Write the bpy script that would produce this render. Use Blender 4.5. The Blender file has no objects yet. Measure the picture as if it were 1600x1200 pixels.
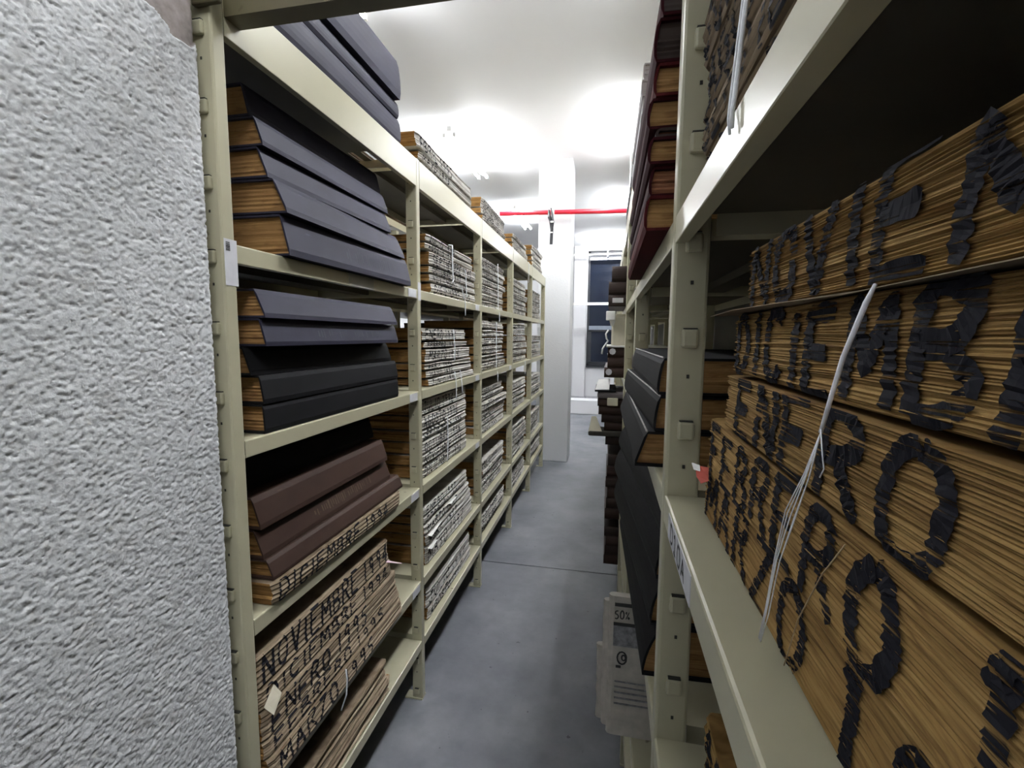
import bpy, bmesh, math, random
from mathutils import Vector, Matrix, noise
R_ = random.Random(7)
PI = math.pi
sc = bpy.context.scene
C = sc.collection

# ------------------------------------------------------------------ helpers
def mesh_obj(name, verts, faces, mats, fmat=None, parent=None, smooth=False):
    me = bpy.data.meshes.new(name)
    me.from_pydata([tuple(v) for v in verts], [], faces)
    for m in (mats if isinstance(mats, (list, tuple)) else [mats]): me.materials.append(m)
    if fmat: me.polygons.foreach_set('material_index', fmat)
    if smooth: me.polygons.foreach_set('use_smooth', [True] * len(me.polygons))
    me.update()
    o = bpy.data.objects.new(name, me); C.objects.link(o)
    if parent is not None: o.parent = parent
    return o

def tag(o, label=None, cat=None, group=None, kind=None):
    if label: o['label'] = label
    if cat: o['category'] = cat
    if group: o['group'] = group
    if kind: o['kind'] = kind
    return o

def empty(name, loc=(0, 0, 0), rot=(0, 0, 0)):
    o = bpy.data.objects.new(name, None); C.objects.link(o)
    o.location = loc; o.rotation_euler = rot; o.empty_display_size = .05
    return o

class MB:
    """collects shapes into one mesh"""
    def __init__(s): s.v = []; s.f = []; s.m = []
    def add(s, v, f, mi=0):
        n = len(s.v); s.v += [tuple(p) for p in v]
        s.f += [tuple(i + n for i in q) for q in f]; s.m += [mi] * len(f); return s
    def box(s, a, b, mi=0, bev=0.0):
        if bev > 0:
            bm = bmesh.new(); bmesh.ops.create_cube(bm, size=1.0)
            for v in bm.verts:
                v.co = Vector([(a[i] + b[i]) / 2 + v.co[i] * (b[i] - a[i]) for i in range(3)])
            bmesh.ops.bevel(bm, geom=bm.edges[:], offset=bev, segments=2, affect='EDGES', profile=.5)
            bm.verts.index_update()
            s.add([v.co[:] for v in bm.verts], [[v.index for v in f.verts] for f in bm.faces], mi); bm.free(); return s
        x0, y0, z0 = a; x1, y1, z1 = b
        return s.add([(x0, y0, z0), (x1, y0, z0), (x1, y1, z0), (x0, y1, z0), (x0, y0, z1), (x1, y0, z1), (x1, y1, z1), (x0, y1, z1)],
                     [(0, 3, 2, 1), (4, 5, 6, 7), (0, 1, 5, 4), (1, 2, 6, 5), (2, 3, 7, 6), (3, 0, 4, 7)], mi)
    def extrude(s, prof, fn, t0, t1, mi=0):
        """prof: closed 2-D polygon; fn(p, t) -> 3-D"""
        n = len(prof)
        v = [fn(p, t0) for p in prof] + [fn(p, t1) for p in prof]
        f = [(i, (i + 1) % n, n + (i + 1) % n, n + i) for i in range(n)]
        f += [tuple(reversed(range(n))), tuple(range(n, 2 * n))]
        return s.add(v, f, mi)
    def tube(s, pts, r, seg=8, mi=0, caps=True):
        pts = [Vector(p) for p in pts]; v = []; f = []; up = None
        for i, p in enumerate(pts):
            t = (pts[min(i + 1, len(pts) - 1)] - pts[max(i - 1, 0)]).normalized()
            if up is None:
                up = t.orthogonal().normalized()
            up = (up - t * up.dot(t)).normalized(); b = t.cross(up)
            rr = r[i] if isinstance(r, (list, tuple)) else r
            v += [p + (up * math.cos(2 * PI * k / seg) + b * math.sin(2 * PI * k / seg)) * rr for k in range(seg)]
        for i in range(len(pts) - 1):
            for k in range(seg):
                f.append((i * seg + k, i * seg + (k + 1) % seg, (i + 1) * seg + (k + 1) % seg, (i + 1) * seg + k))
        if caps:
            f.append(tuple(reversed(range(seg)))); f.append(tuple((len(pts) - 1) * seg + k for k in range(seg)))
        return s.add(v, f, mi)
    def build(s, name, mats, parent=None, smooth=False):
        return mesh_obj(name, s.v, s.f, mats, s.m, parent, smooth)

# ------------------------------------------------------------------ materials
def new_mat(name):
    m = bpy.data.materials.new(name); m.use_nodes = True
    nt = m.node_tree; b = nt.nodes['Principled BSDF']
    return m, nt, b
def nd(nt, t, **k):
    n = nt.nodes.new(t)
    for a, v in k.items():
        if a in n.inputs: n.inputs[a].default_value = v
        else: setattr(n, a, v)
    return n
def coords(nt, scale=(1, 1, 1), kind='Object', rot=(0, 0, 0)):
    tc = nd(nt, 'ShaderNodeTexCoord'); mp = nd(nt, 'ShaderNodeMapping')
    mp.inputs['Scale'].default_value = scale; mp.inputs['Rotation'].default_value = rot
    nt.links.new(tc.outputs[kind], mp.inputs['Vector']); return mp.outputs['Vector']
def noise_n(nt, vec, scale=1.0, detail=3.0, rough=.5):
    n = nd(nt, 'ShaderNodeTexNoise'); n.inputs['Scale'].default_value = scale
    n.inputs['Detail'].default_value = detail; n.inputs['Roughness'].default_value = rough
    nt.links.new(vec, n.inputs['Vector']); return n.outputs['Fac']
def ramp(nt, fac, stops):
    r = nd(nt, 'ShaderNodeValToRGB'); e = r.color_ramp.elements
    e[0].position, e[0].color = stops[0][0], (*stops[0][1], 1); e[1].position, e[1].color = stops[-1][0], (*stops[-1][1], 1)
    for p, c in stops[1:-1]:
        x = e.new(p); x.color = (*c, 1)
    nt.links.new(fac, r.inputs['Fac']); return r.outputs['Color']
def bump(nt, b, h, strength=.3, dist=.002, prev=None):
    n = nd(nt, 'ShaderNodeBump'); n.inputs['Strength'].default_value = strength; n.inputs['Distance'].default_value = dist
    nt.links.new(h, n.inputs['Height'])
    if prev is not None: nt.links.new(prev, n.inputs['Normal'])
    nt.links.new(n.outputs['Normal'], b.inputs['Normal']); return n.outputs['Normal']

def mix_mul(nt, a, b, fac=1.0):
    n = nd(nt, 'ShaderNodeMix'); n.data_type = 'RGBA'; n.blend_type = 'MULTIPLY'; n.inputs[0].default_value = fac
    nt.links.new(a, n.inputs[6]); nt.links.new(b, n.inputs[7]); return n.outputs[2]

def paint_mat(name, col, rough=.38, chips=True):
    m, nt, b = new_mat(name)
    n1 = noise_n(nt, coords(nt, (2, 2, 2)), 1.5, 4)
    c = ramp(nt, n1, [(.3, tuple(x * .88 for x in col)), (.7, col)])
    if chips:
        n2 = noise_n(nt, coords(nt, (14, 14, 14)), 1.0, 2)
        c2 = ramp(nt, n2, [(.735, (1, 1, 1)), (.76, (.25, .22, .18))])
        c = mix_mul(nt, c, c2)
    nt.links.new(c, b.inputs['Base Color']); b.inputs['Roughness'].default_value = rough
    bump(nt, b, noise_n(nt, coords(nt, (60, 60, 60)), 1, 2), .08, .001)
    return m
def plain_mat(name, col, rough=.6, var=.15, scale=20, metal=0.0):
    m, nt, b = new_mat(name)
    n1 = noise_n(nt, coords(nt, (scale,) * 3), 1, 3)
    nt.links.new(ramp(nt, n1, [(.25, tuple(x * (1 - var) for x in col)), (.75, tuple(min(1, x * (1 + var)) for x in col))]), b.inputs['Base Color'])
    b.inputs['Roughness'].default_value = rough; b.inputs['Metallic'].default_value = metal
    return m
def pages_mat(name, dark, mid, light, lines=260, bs=.5, sx=3.0):
    """page edges: fine streaks along x and y, changing with z"""
    m, nt, b = new_mat(name)
    tc = nd(nt, 'ShaderNodeTexCoord'); wn = nd(nt, 'ShaderNodeTexNoise'); wn.inputs['Scale'].default_value = 9.0; wn.inputs['Detail'].default_value = 2.0
    nt.links.new(tc.outputs['Object'], wn.inputs['Vector'])
    wsub = nd(nt, 'ShaderNodeVectorMath', operation='SUBTRACT'); wsub.inputs[1].default_value = (.5, .5, .5); nt.links.new(wn.outputs['Color'], wsub.inputs[0])
    wmul = nd(nt, 'ShaderNodeVectorMath', operation='MULTIPLY'); wmul.inputs[1].default_value = (0, 0, .012); nt.links.new(wsub.outputs[0], wmul.inputs[0])
    wadd = nd(nt, 'ShaderNodeVectorMath', operation='ADD'); nt.links.new(tc.outputs['Object'], wadd.inputs[0]); nt.links.new(wmul.outputs[0], wadd.inputs[1])
    mp = nd(nt, 'ShaderNodeMapping'); mp.inputs['Scale'].default_value = (sx, sx, lines); nt.links.new(wadd.outputs[0], mp.inputs['Vector'])
    s1 = noise_n(nt, mp.outputs['Vector'], 1, 3, .6)
    s2 = noise_n(nt, coords(nt, (5, 5, 30)), 1, 3, .55)
    s3 = noise_n(nt, coords(nt, (16, 16, 90)), 1, 2, .5)
    c1 = ramp(nt, s1, [(.30, dark), (.47, mid), (.68, light)])
    c2 = ramp(nt, s2, [(.3, (.72, .68, .64)), (.62, (1, 1, 1))])
    c3 = ramp(nt, s3, [(.27, (.6, .55, .5)), (.4, (1, 1, 1))])
    nt.links.new(mix_mul(nt, mix_mul(nt, c1, c2), c3), b.inputs['Base Color'])
    b.inputs['Roughness'].default_value = .9; b.inputs['Specular IOR Level'].default_value = .15
    bump(nt, b, s1, bs, .0025)
    return m
def cloth_mat(name, col, rough=.55, spec=.28):
    m, nt, b = new_mat(name)
    n1 = noise_n(nt, coords(nt, (3, 8, 8)), 1, 5, .6)
    c = ramp(nt, n1, [(.25, tuple(x * .7 for x in col)), (.75, tuple(x * 1.35 for x in col))])
    sc_ = noise_n(nt, coords(nt, (30, 30, 140)), 1, 2)
    c2 = ramp(nt, sc_, [(.70, (1, 1, 1)), (.80, (1.9, 1.9, 1.9))])
    nt.links.new(mix_mul(nt, c, c2), b.inputs['Base Color'])
    b.inputs['Roughness'].default_value = rough; b.inputs['Specular IOR Level'].default_value = spec
    bump(nt, b, noise_n(nt, coords(nt, (500, 500, 500)), 1, 2), .12, .0005)
    return m

M = {}
M['paint'] = paint_mat('shelf_enamel', (.475, .45, .315), .31)
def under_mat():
    m, nt, b = new_mat('shaded_shelf_underside')
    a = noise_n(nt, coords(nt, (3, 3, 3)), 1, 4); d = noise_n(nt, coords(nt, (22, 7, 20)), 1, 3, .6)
    c = ramp(nt, a, [(.3, (.085, .075, .055)), (.7, (.135, .120, .090))])  # darker than the enamel, putting shade into the colour; pale scuffs follow
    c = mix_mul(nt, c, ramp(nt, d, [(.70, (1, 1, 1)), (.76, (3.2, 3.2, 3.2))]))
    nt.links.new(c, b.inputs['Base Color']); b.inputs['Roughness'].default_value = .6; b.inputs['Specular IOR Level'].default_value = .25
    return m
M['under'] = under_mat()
M['olive'] = paint_mat('olive_enamel', (.115, .10, .055), .4)
M['slot_dark'] = plain_mat('slot_shadow', (.03, .03, .025), .8)  # near-black pieces stand in for the shade inside slots
M['tag'] = plain_mat('label_paper', (.62, .62, .65), .6, .06, 60)
M['ink_print'] = plain_mat('printed_ink', (.03, .03, .03), .7)
M['front_grey'] = pages_mat('fold_edges_grey', (.33, .31, .28), (.54, .525, .49), (.66, .65, .62), 300)
M['front_tan'] = pages_mat('fold_edges_tan', (.13, .07, .022), (.27, .165, .056), (.35, .225, .086), 700, .6, 9.0)
M['front_dusk'] = pages_mat('fold_edges_brown_grey', (.12, .09, .06), (.27, .21, .145), (.38, .31, .225), 300)
M['edge_brown'] = pages_mat('cut_edges_brown', (.15, .075, .022), (.27, .15, .05), (.36, .21, .08), 420)
M['edge_white'] = pages_mat('cut_edges_pale', (.45, .42, .36), (.66, .63, .56), (.78, .75, .69), 320)
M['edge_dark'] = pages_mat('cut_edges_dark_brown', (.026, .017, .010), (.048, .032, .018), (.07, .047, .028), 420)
M['pages_tan'] = pages_mat('book_pages_tan', (.25, .135, .05), (.31, .175, .068), (.36, .21, .086), 500, .3)
M['pages_red'] = pages_mat('book_pages_rust', (.17, .06, .03), (.25, .105, .055), (.31, .15, .08), 420, .35)
M['navy'] = cloth_mat('navy_bookcloth', (.024, .023, .040), .58, .2)
M['black'] = cloth_mat('black_bookcloth', (.009, .009, .010), .65, .1)
M['brown'] = cloth_mat('brown_bookcloth', (.040, .021, .015), .55)
M['dkbrown'] = cloth_mat('dark_brown_bookcloth', (.028, .016, .012), .6)
M['maroon'] = cloth_mat('maroon_bookcloth', (.028, .005, .007), .8, .06)
M['red'] = cloth_mat('red_bookcloth', (.055, .008, .009), .8, .06)
M['greycloth'] = cloth_mat('grey_bookcloth', (.16, .14, .14), .6)
M['wear'] = plain_mat('worn_board_edge', (.42, .40, .38), .8, .3, 90)
M['title'] = plain_mat('faded_title', (.028, .030, .045), .7)
M['title_brown'] = plain_mat('faded_title_brown', (.085, .058, .035), .7)
M['twine'] = plain_mat('white_twine', (.85, .86, .90), .6, .1, 200)
M['twine_brown'] = plain_mat('brown_twine', (.42, .30, .17), .8, .1, 200)
M['dim_wall'] = plain_mat('shaded_wall', (.07, .065, .055), .8, .1, 2)  # near-black colour stands in for the shade behind the right rack
M['white_paint'] = plain_mat('white_wall_paint', (.66, .66, .67), .7, .03, 2)
M['red_paint'] = plain_mat('red_pipe_paint', (.55, .012, .03), .35, .08, 5)
M['black_plastic'] = plain_mat('black_plastic', (.015, .015, .018), .4)
M['galv'] = plain_mat('white_metal', (.85, .84, .80), .4, .05, 12)
M['alu'] = plain_mat('grey_aluminium', (.22, .25, .30), .4, .08, 12, .3)
M['alu_dark'] = plain_mat('dark_frame', (.018, .020, .025), .4)
M['paper_white'] = plain_mat('white_paper', (.80, .79, .76), .8, .05, 30)
M['cream_paper'] = plain_mat('cream_paper', (.62, .58, .45), .8, .08, 30)
M['pink_paper'] = plain_mat('pink_paper', (.75, .55, .60), .8, .08, 30)
M['red_paper'] = plain_mat('red_paper', (.50, .09, .06), .8, .2, 60)
M['card'] = plain_mat('grey_card', (.06, .055, .045), .8, .1, 30)
M['photo_grey'] = plain_mat('printed_grey', (.22, .22, .23), .7, .5, 90)
M['news_face'] = plain_mat('newsprint', (.44, .41, .36), .9, .15, 40)
M['ceiling_paint'] = plain_mat('ceiling_paint', (.68, .68, .69), .8, .02, 1.5)

def ink_mat(name, lines, cut):
    m, nt, b = new_mat(name)
    s = noise_n(nt, coords(nt, (14, 14, lines)), 1, 2, .6)
    s2 = noise_n(nt, coords(nt, (40, 40, 40)), 1, 2, .5)
    mx = nd(nt, 'ShaderNodeMath', operation='ADD'); nt.links.new(s, mx.inputs[0])
    m2 = nd(nt, 'ShaderNodeMath', operation='MULTIPLY'); m2.inputs[1].default_value = .35; nt.links.new(s2, m2.inputs[0])
    nt.links.new(m2.outputs[0], mx.inputs[1])
    r = ramp(nt, mx.outputs[0], [(cut, (1, 1, 1)), (cut + .07, (0, 0, 0))])
    b.inputs['Base Color'].default_value = (.011, .011, .015, 1); b.inputs['Roughness'].default_value = .8; b.inputs['Specular IOR Level'].default_value = .1
    tr = nd(nt, 'ShaderNodeBsdfTransparent'); ms = nd(nt, 'ShaderNodeMixShader')
    nt.links.new(r, ms.inputs[0]); nt.links.new(tr.outputs[0], ms.inputs[1]); nt.links.new(b.outputs[0], ms.inputs[2])
    nt.links.new(ms.outputs[0], nt.nodes['Material Output'].inputs[0])
    return m
M['ink'] = ink_mat('marker_ink', 260, .82)
M['ink_near'] = ink_mat('broad_marker_ink', 420, .74)

def stucco_mat():
    m, nt, b = new_mat('white_stucco')
    v = coords(nt, (1, 1, 1))
    h = noise_n(nt, v, 330, 4, .6)
    n2 = noise_n(nt, v, 3.0, 3)
    c = ramp(nt, n2, [(.3, (.55, .56, .57)), (.6, (.64, .65, .66))])
    n3 = noise_n(nt, v, 26, 2)
    c = mix_mul(nt, c, ramp(nt, n3, [(.32, (.86, .85, .84)), (.45, (1, 1, 1))]))
    nt.links.new(c, b.inputs['Base Color']); b.inputs['Roughness'].default_value = .75
    bump(nt, b, h, .35, .003); return m
M['stucco'] = stucco_mat()
M['bare_plaster'] = plain_mat('bare_plaster', (.27, .235, .22), .9, .3, 45)
def rough_col():
    m, nt, b = new_mat('rough_white_plaster')
    b.inputs['Base Color'].default_value = (.64, .65, .66, 1); b.inputs['Roughness'].default_value = .8
    bump(nt, b, noise_n(nt, coords(nt, (1, 1, 1)), 100, 4, .6), .6, .005); return m
M['plaster'] = rough_col()
def floor_mat():
    m, nt, b = new_mat('grey_concrete')
    v = coords(nt, (1, 1, 1))
    a = noise_n(nt, v, 2.4, 6, .62); d = noise_n(nt, v, 11, 4, .6)
    c = ramp(nt, a, [(.28, (.098, .103, .118)), (.5, (.148, .154, .170)), (.72, (.205, .210, .223))])
    c = mix_mul(nt, c, ramp(nt, d, [(.3, (.78, .79, .81)), (.6, (1, 1, 1))]))
    f = noise_n(nt, v, 34, 3, .5)
    c = mix_mul(nt, c, ramp(nt, f, [(.265, (.35, .35, .36)), (.30, (1, 1, 1))]))
    nt.links.new(c, b.inputs['Base Color'])
    r = ramp(nt, d, [(.3, (.42, .42, .42)), (.7, (.62, .62, .62))]); nt.links.new(r, b.inputs['Roughness'])
    bump(nt, b, d, .1, .003); return m
M['floor'] = floor_mat()
M['joint'] = plain_mat('floor_joint', (.02, .02, .022), .9)
def glass_mat():
    m, nt, b = new_mat('dark_window_glass')
    b.inputs['Base Color'].default_value = (.010, .014, .026, 1); b.inputs['Roughness'].default_value = .06
    b.inputs['Specular IOR Level'].default_value = .3; return m
M['glass'] = glass_mat()
def tube_mat():
    m, nt, b = new_mat('fluorescent_tube')
    b.inputs['Base Color'].default_value = (.9, .9, .9, 1)
    b.inputs['Emission Color'].default_value = (.93, .96, 1.0, 1); b.inputs['Emission Strength'].default_value = TUBE
    return m
TUBE = 55.0
M['tube'] = tube_mat()

# ------------------------------------------------------------------ camera
H = 1.5
cam_d = bpy.data.cameras.new('camera'); cam = bpy.data.objects.new('camera', cam_d); C.objects.link(cam)
cam_d.sensor_fit = 'HORIZONTAL'; cam_d.sensor_width = 36.0; cam_d.lens = 731.25 / 1600 * 36.0
cam_d.clip_start = .01; cam_d.clip_end = 60
yaw, pitch, roll = .2026, .1021, .0079
fw = Vector((-math.sin(yaw), math.cos(yaw), 0)); rt = Vector((math.cos(yaw), math.sin(yaw), 0)); up = Vector((0, 0, 1))
f2 = fw * math.cos(pitch) - up * math.sin(pitch); u2 = up * math.cos(pitch) + fw * math.sin(pitch)
r3 = rt * math.cos(roll) + u2 * math.sin(roll); u3 = u2 * math.cos(roll) - rt * math.sin(roll)
mat = Matrix(((r3.x, u3.x, -f2.x, 0), (r3.y, u3.y, -f2.y, 0), (r3.z, u3.z, -f2.z, H), (0, 0, 0, 1)))
cam.matrix_world = mat
sc.camera = cam

# ------------------------------------------------------------------ room
XL, XR = -.713, .080
CEIL = 3.5
def struct(o): o['kind'] = 'structure'; return o
X0, X1, Y0, Y1 = -3.6, .515, -2.2, 10.8
struct(MB().box((X0, Y0, -.1), (X1, 2.898, 0)).box((X0, 2.906, -.1), (X1, Y1, 0)).box((X0, 2.898, -.1), (X1, 2.906, -.006), 1).build('floor', [M['floor'], M['joint']]))
struct(MB().box((X0, Y0, CEIL), (X1, Y1, CEIL + .1)).build('ceiling', M['ceiling_paint']))
struct(MB().box((X0 - .1, Y0, 0), (X0, Y1, CEIL)).build('wall_left', M['white_paint']))
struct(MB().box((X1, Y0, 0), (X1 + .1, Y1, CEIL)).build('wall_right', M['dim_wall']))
struct(MB().box((X0, Y0 - .1, 0), (X1, Y0, CEIL)).build('wall_back', M['white_paint']))
# far wall with a window opening from x=-.5 to the right and a pier to the left
WX0, WX1, WZ0, WZ1 = -.50, .46, .84, 3.40
w = MB().box((X0, Y1, 0), (WX0, Y1 + .2, CEIL)).box((WX0, Y1, 0), (WX1, Y1 + .2, WZ0)).box((WX1, Y1, 0), (X1, Y1 + .2, CEIL)).box((WX0, Y1, WZ1), (WX1, Y1 + .2, CEIL))
struct(w.build('wall_far', M['white_paint']))
struct(MB().box((-.80, Y1 - .10, 0), (-.52, Y1, CEIL), 0, .01).build('trim_pier', M['white_paint']))
struct(MB().box((X0, Y1 - .02, .0), (-.80, Y1, .15)).box((-.80, Y1 - .12, 0), (-.52, Y1 - .10, .15)).box((-.52, Y1 - .02, 0), (X1, Y1, .15)).build('baseboard_far', plain_mat('grey_skirting', (.45, .45, .47), .6)))
win = empty('window_1', (0, Y1 + .06, 0)); win['kind'] = 'structure'
fr = MB()
for a, b_ in (((WX0, 0, WZ0), (WX0 + .045, .06, WZ1)), ((WX1 - .045, 0, WZ0), (WX1, .06, WZ1)), ((WX0, 0, WZ0), (WX1, .06, WZ0 + .05)), ((WX0, 0, WZ1 - .06), (WX1, .06, WZ1))):
    fr.box(a, b_, 0)
fr.build('window_frame', M['alu_dark'], win)
MB().box((WX0 + .045, -.01, 1.655), (WX1 - .045, .05, 1.745)).build('window_rail', M['alu'], win)
lf = MB()
for a, b_ in (((WX0 + .05, .005, .895), (WX0 + .10, .045, 1.65)), ((WX1 - .10, .005, .895), (WX1 - .05, .045, 1.65)), ((WX0 + .05, .005, .895), (WX1 - .05, .045, .93)), ((WX0 + .05, .005, 1.615), (WX1 - .05, .045, 1.65))):
    lf.box(a, b_)
lf.build('casement', M['alu_dark'], win)
MB().box((WX0 + .04, .028, WZ0 + .04), (WX1 - .04, .034, WZ1 - .05)).build('glass_pane', M['glass'], win)
struct(MB().box((WX0 - .0, Y1 - .05, WZ0 - .035), (WX1, Y1 + .06, WZ0)).build('trim_sill', M['alu_dark']))
tag(MB().box((-.95, 9.1, 0), (.51, 9.45, .27), 0, .008).build('floor_plinth', M['white_paint']), 'low white plinth on the floor in front of the far window', 'plinth')

# stuccoed pillar beside the camera and the plain one at the end of the left shelving
def stucco_face(name, x, y0, y1, z0, z1, step, amp):
    ny, nz = int((y1 - y0) / step), int((z1 - z0) / step)
    v = []; f = []; fm = []
    bottom_r = .012
    for j in range(nz + 1):
        z = z0 + (z1 - z0) * j / nz
        for i in range(ny + 1):
            y = y0 + (y1 - y0) * i / ny
            p = Vector((0, y, z))
            a = noise.noise(p * 150) * .55 + noise.noise(p * 300 + Vector((3, 1, 7))) * .55 + noise.noise(p * 55) * .3
            a = min(a, .16 + .25 * noise.noise(p * 60))
            bare = z > 1.985 and y > .53 and (z - 1.985) + .5 * noise.noise(p * 14) * .12 > .06 * max(0, (.70 - y) / .17) + .03 * noise.noise(p * 30)
            d = a * amp * (.35 if bare else 1) - (.006 if bare else 0)
            e = max(0, y - (y1 - bottom_r)) / bottom_r
            v.append((x + d - bottom_r * (1 - math.sqrt(max(0, 1 - e * e))), y + .0018 * noise.noise(p * 120) * (e > 0), z))
            if i < ny and j < nz:
                k = j * (ny + 1) + i
                f.append((k, k + 1, k + ny + 2, k + ny + 1)); fm.append(1 if bare else 0)
    # return face at y1 and rest of the pillar
    n = len(v)
    o = MB(); o.v = v; o.f = f; o.m = fm
    for j in range(nz + 1):
        vv = v[j * (ny + 1) + ny]
        o.v.append((x - .45, vv[1] + .0015 * noise.noise(Vector((9, 0, vv[2] * 60))), vv[2]))
    for j in range(nz):
        a = j * (ny + 1) + ny; b_ = (j + 1) * (ny + 1) + ny
        o.f.append((a, n + j, n + j + 1, b_)); o.m.append(0)
    return o
p = stucco_face('pillar', XL + .004, .28, .738, .45, 2.30, .0022, .0042)
p.box((XL - .45, -.6, 0), (XL - .002, .2805, CEIL)).box((XL - .45, .2805, 0), (XL - .002, .736, .452)).box((XL - .45, .2805, 2.298), (XL - .002, .736, CEIL))
struct(p.build('pillar', [M['stucco'], M['bare_plaster']], smooth=True))
struct(MB().box((-.835, 5.515, 0), (-.452, 5.92, CEIL), 0, .008).build('pillar', M['plaster']))

# ------------------------------------------------------------------ lamps
def lamp(x, y, label, rz=0):
    t = empty('ceiling_lamp', (x, y, CEIL), (0, 0, rz)); tag(t, label, 'lamp', 'fluorescent battens under the ceiling')
    pr = [(-.022, 0), (.022, 0), (.022, -.05), (-.022, -.05)]
    MB().extrude(pr, lambda q, s: (q[0], s, q[1] - .04), -.62, .62).build('housing', M['galv'], t)
    for s in (-.5, .5): MB().tube([(0, s, -.04), (0, s, 0)], .008).build('hanger', M['galv'], t)
    for s in (-.05, .05):
        tb = MB().tube([(s, -.59, -.118), (s, .59, -.118)], .013, 10).build('tube', M['tube'], t)
        MB().box((s - .014, -.615, -.135), (s + .014, -.588, -.098)).build('lamp_holder', M['galv'], tb)
        MB().box((s - .014, .588, -.135), (s + .014, .615, -.098)).build('lamp_holder', M['galv'], tb)
lamp(-1.53, 5.02, 'lit fluorescent lamp above the left shelving, beside the plain pillar')
lamp(.30, 4.80, 'lit fluorescent lamp over the right rack, level with the plain pillar')
lamp(.30, 2.05, 'lit fluorescent lamp over the right rack, close above its nearer bays')
lamp(.30, 7.40, 'lit fluorescent lamp over the right side, beyond the red pipe')
lamp(-1.45, 7.75, 'lit fluorescent lamp on the ceiling beyond the plain pillar, left side')
lamp(-1.53, 2.15, 'lit fluorescent lamp hidden above the rack behind the left shelving')
lamp(.0, 9.95, 'lit fluorescent lamp hung crosswise on the ceiling close to the far window', PI / 2)
lamp(.30, -.65, 'lit fluorescent lamp on the ceiling behind the camera')

# ------------------------------------------------------------------ pipes
pp = empty('red_pipe', (0, 5.42, 2.89)); tag(pp, 'red sprinkler pipe crossing the aisle in front of the plain white pillar', 'pipe')
MB().tube([(-1.27, 0, .012), (-.6, 0, .0), (.3, 0, -.022)], .026, 14).build('pipe_run', M['red_paint'], pp, True)
MB().tube([(-.672, 0, .0), (-.640, 0, .0)], .034, 14).tube([(-.656, 0, .03), (-.656, .09, .05)], .006).build('pipe_clamp', M['galv'], pp)
MB().tube([(.15, 0, -.018), (.20, 0, -.018)], .036, 14).tube([(.175, 0, 0), (.175, 0, .61)], .005).build('pipe_clamp', M['galv'], pp)
st = MB()
st.tube([(-.700, -.04, .02), (-.692, -.045, -.06), (-.672, -.045, -.10), (-.662, -.045, -.2), (-.668, -.045, -.36)], [.010, .020, .022, .018, .018], 8)
st.tube([(-.672, -.07, .03), (-.655, -.075, -.05), (-.645, -.072, -.12), (-.660, -.06, -.22), (-.664, -.055, -.30)], [.008, .011, .012, .011, .008], 8)
so = st.build('cable_tie_bundle', M['black_plastic']); so.location = (0, 5.42, 2.89)
tag(so, 'black strap looped over the red pipe in front of the plain pillar', 'strap')
MB().box((-.675, -.09, -.13), (-.64, -.055, -.115)).build('band', M['galv'], so)
MB().box((-.68, -.075, -.24), (-.65, -.055, -.228)).build('band', M['galv'], so)
c1 = empty('conduit', (0, 10.45, 3.26)); tag(c1, 'thin cream conduit high up in front of the far window', 'pipe')
MB().tube([(-1.4, 0, -.005), (.51, 0, .005)], .021, 10).build('pipe_run', M['galv'], c1, True)
MB().tube([(-.075, 0, -.05), (-.075, 0, .235)], .014, 8).build('hanger', M['galv'], c1)
tag(MB().box((-1.6, 10.40, 2.180), (.51, 10.46, 2.238)).build('cable_duct', M['galv']), 'straight white cable duct running across the far window at half height', 'duct')

# ------------------------------------------------------------------ steel shelving
LVR = [.259, .515, .925, 1.2855, 1.657, 2.149]
LV = [.259, .515, .902, 1.2855, 1.6725, 2.149]
def upright(side, y, parent, top=2.149, tabs=True):
    """side +1: front face looks to +x (left rack); -1: front face looks to -x"""
    xf = XL if side > 0 else XR
    d = .044
    s = -side
    pr = []
    r = .004
    for cx, cy, a0 in ((xf + s * r, y - .031 + r, 180), (xf + s * (d - r), y - .031 + r, 270), (xf + s * (d - r), y - r, 0), (xf + s * r, y - r, 90)):
        for k in range(3):
            a = math.radians(a0 + 45 * k)
            pr.append((cx + s * r * math.cos(a), cy + r * math.sin(a)))
    m = MB().extrude(pr, lambda q, t: (q[0], q[1], t), 0.004, top)
    m.box((min(xf, xf + s * .075), y - .036, 0), (max(xf, xf + s * .075), y + .004, .006))
    if tabs:
        z, dz = (.035, .134) if side > 0 else (.0316, .1222)
        xc = xf + s * .0235
        while z < top - .05:
            # pressed hook: a small raised cup, open at its top
            n = MB(); n.box((xc - .0105, y - .0385, z - .012), (xc + .0105, y - .029, z + .013), 0, .0035)
            m.v_off = 0; m.add(n.v, n.f, 0)
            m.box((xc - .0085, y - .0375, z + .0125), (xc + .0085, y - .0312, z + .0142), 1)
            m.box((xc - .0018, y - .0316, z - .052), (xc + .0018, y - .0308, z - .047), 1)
            z += dz
    return m.build('upright', [M['paint'], M['slot_dark']], parent)
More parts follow.
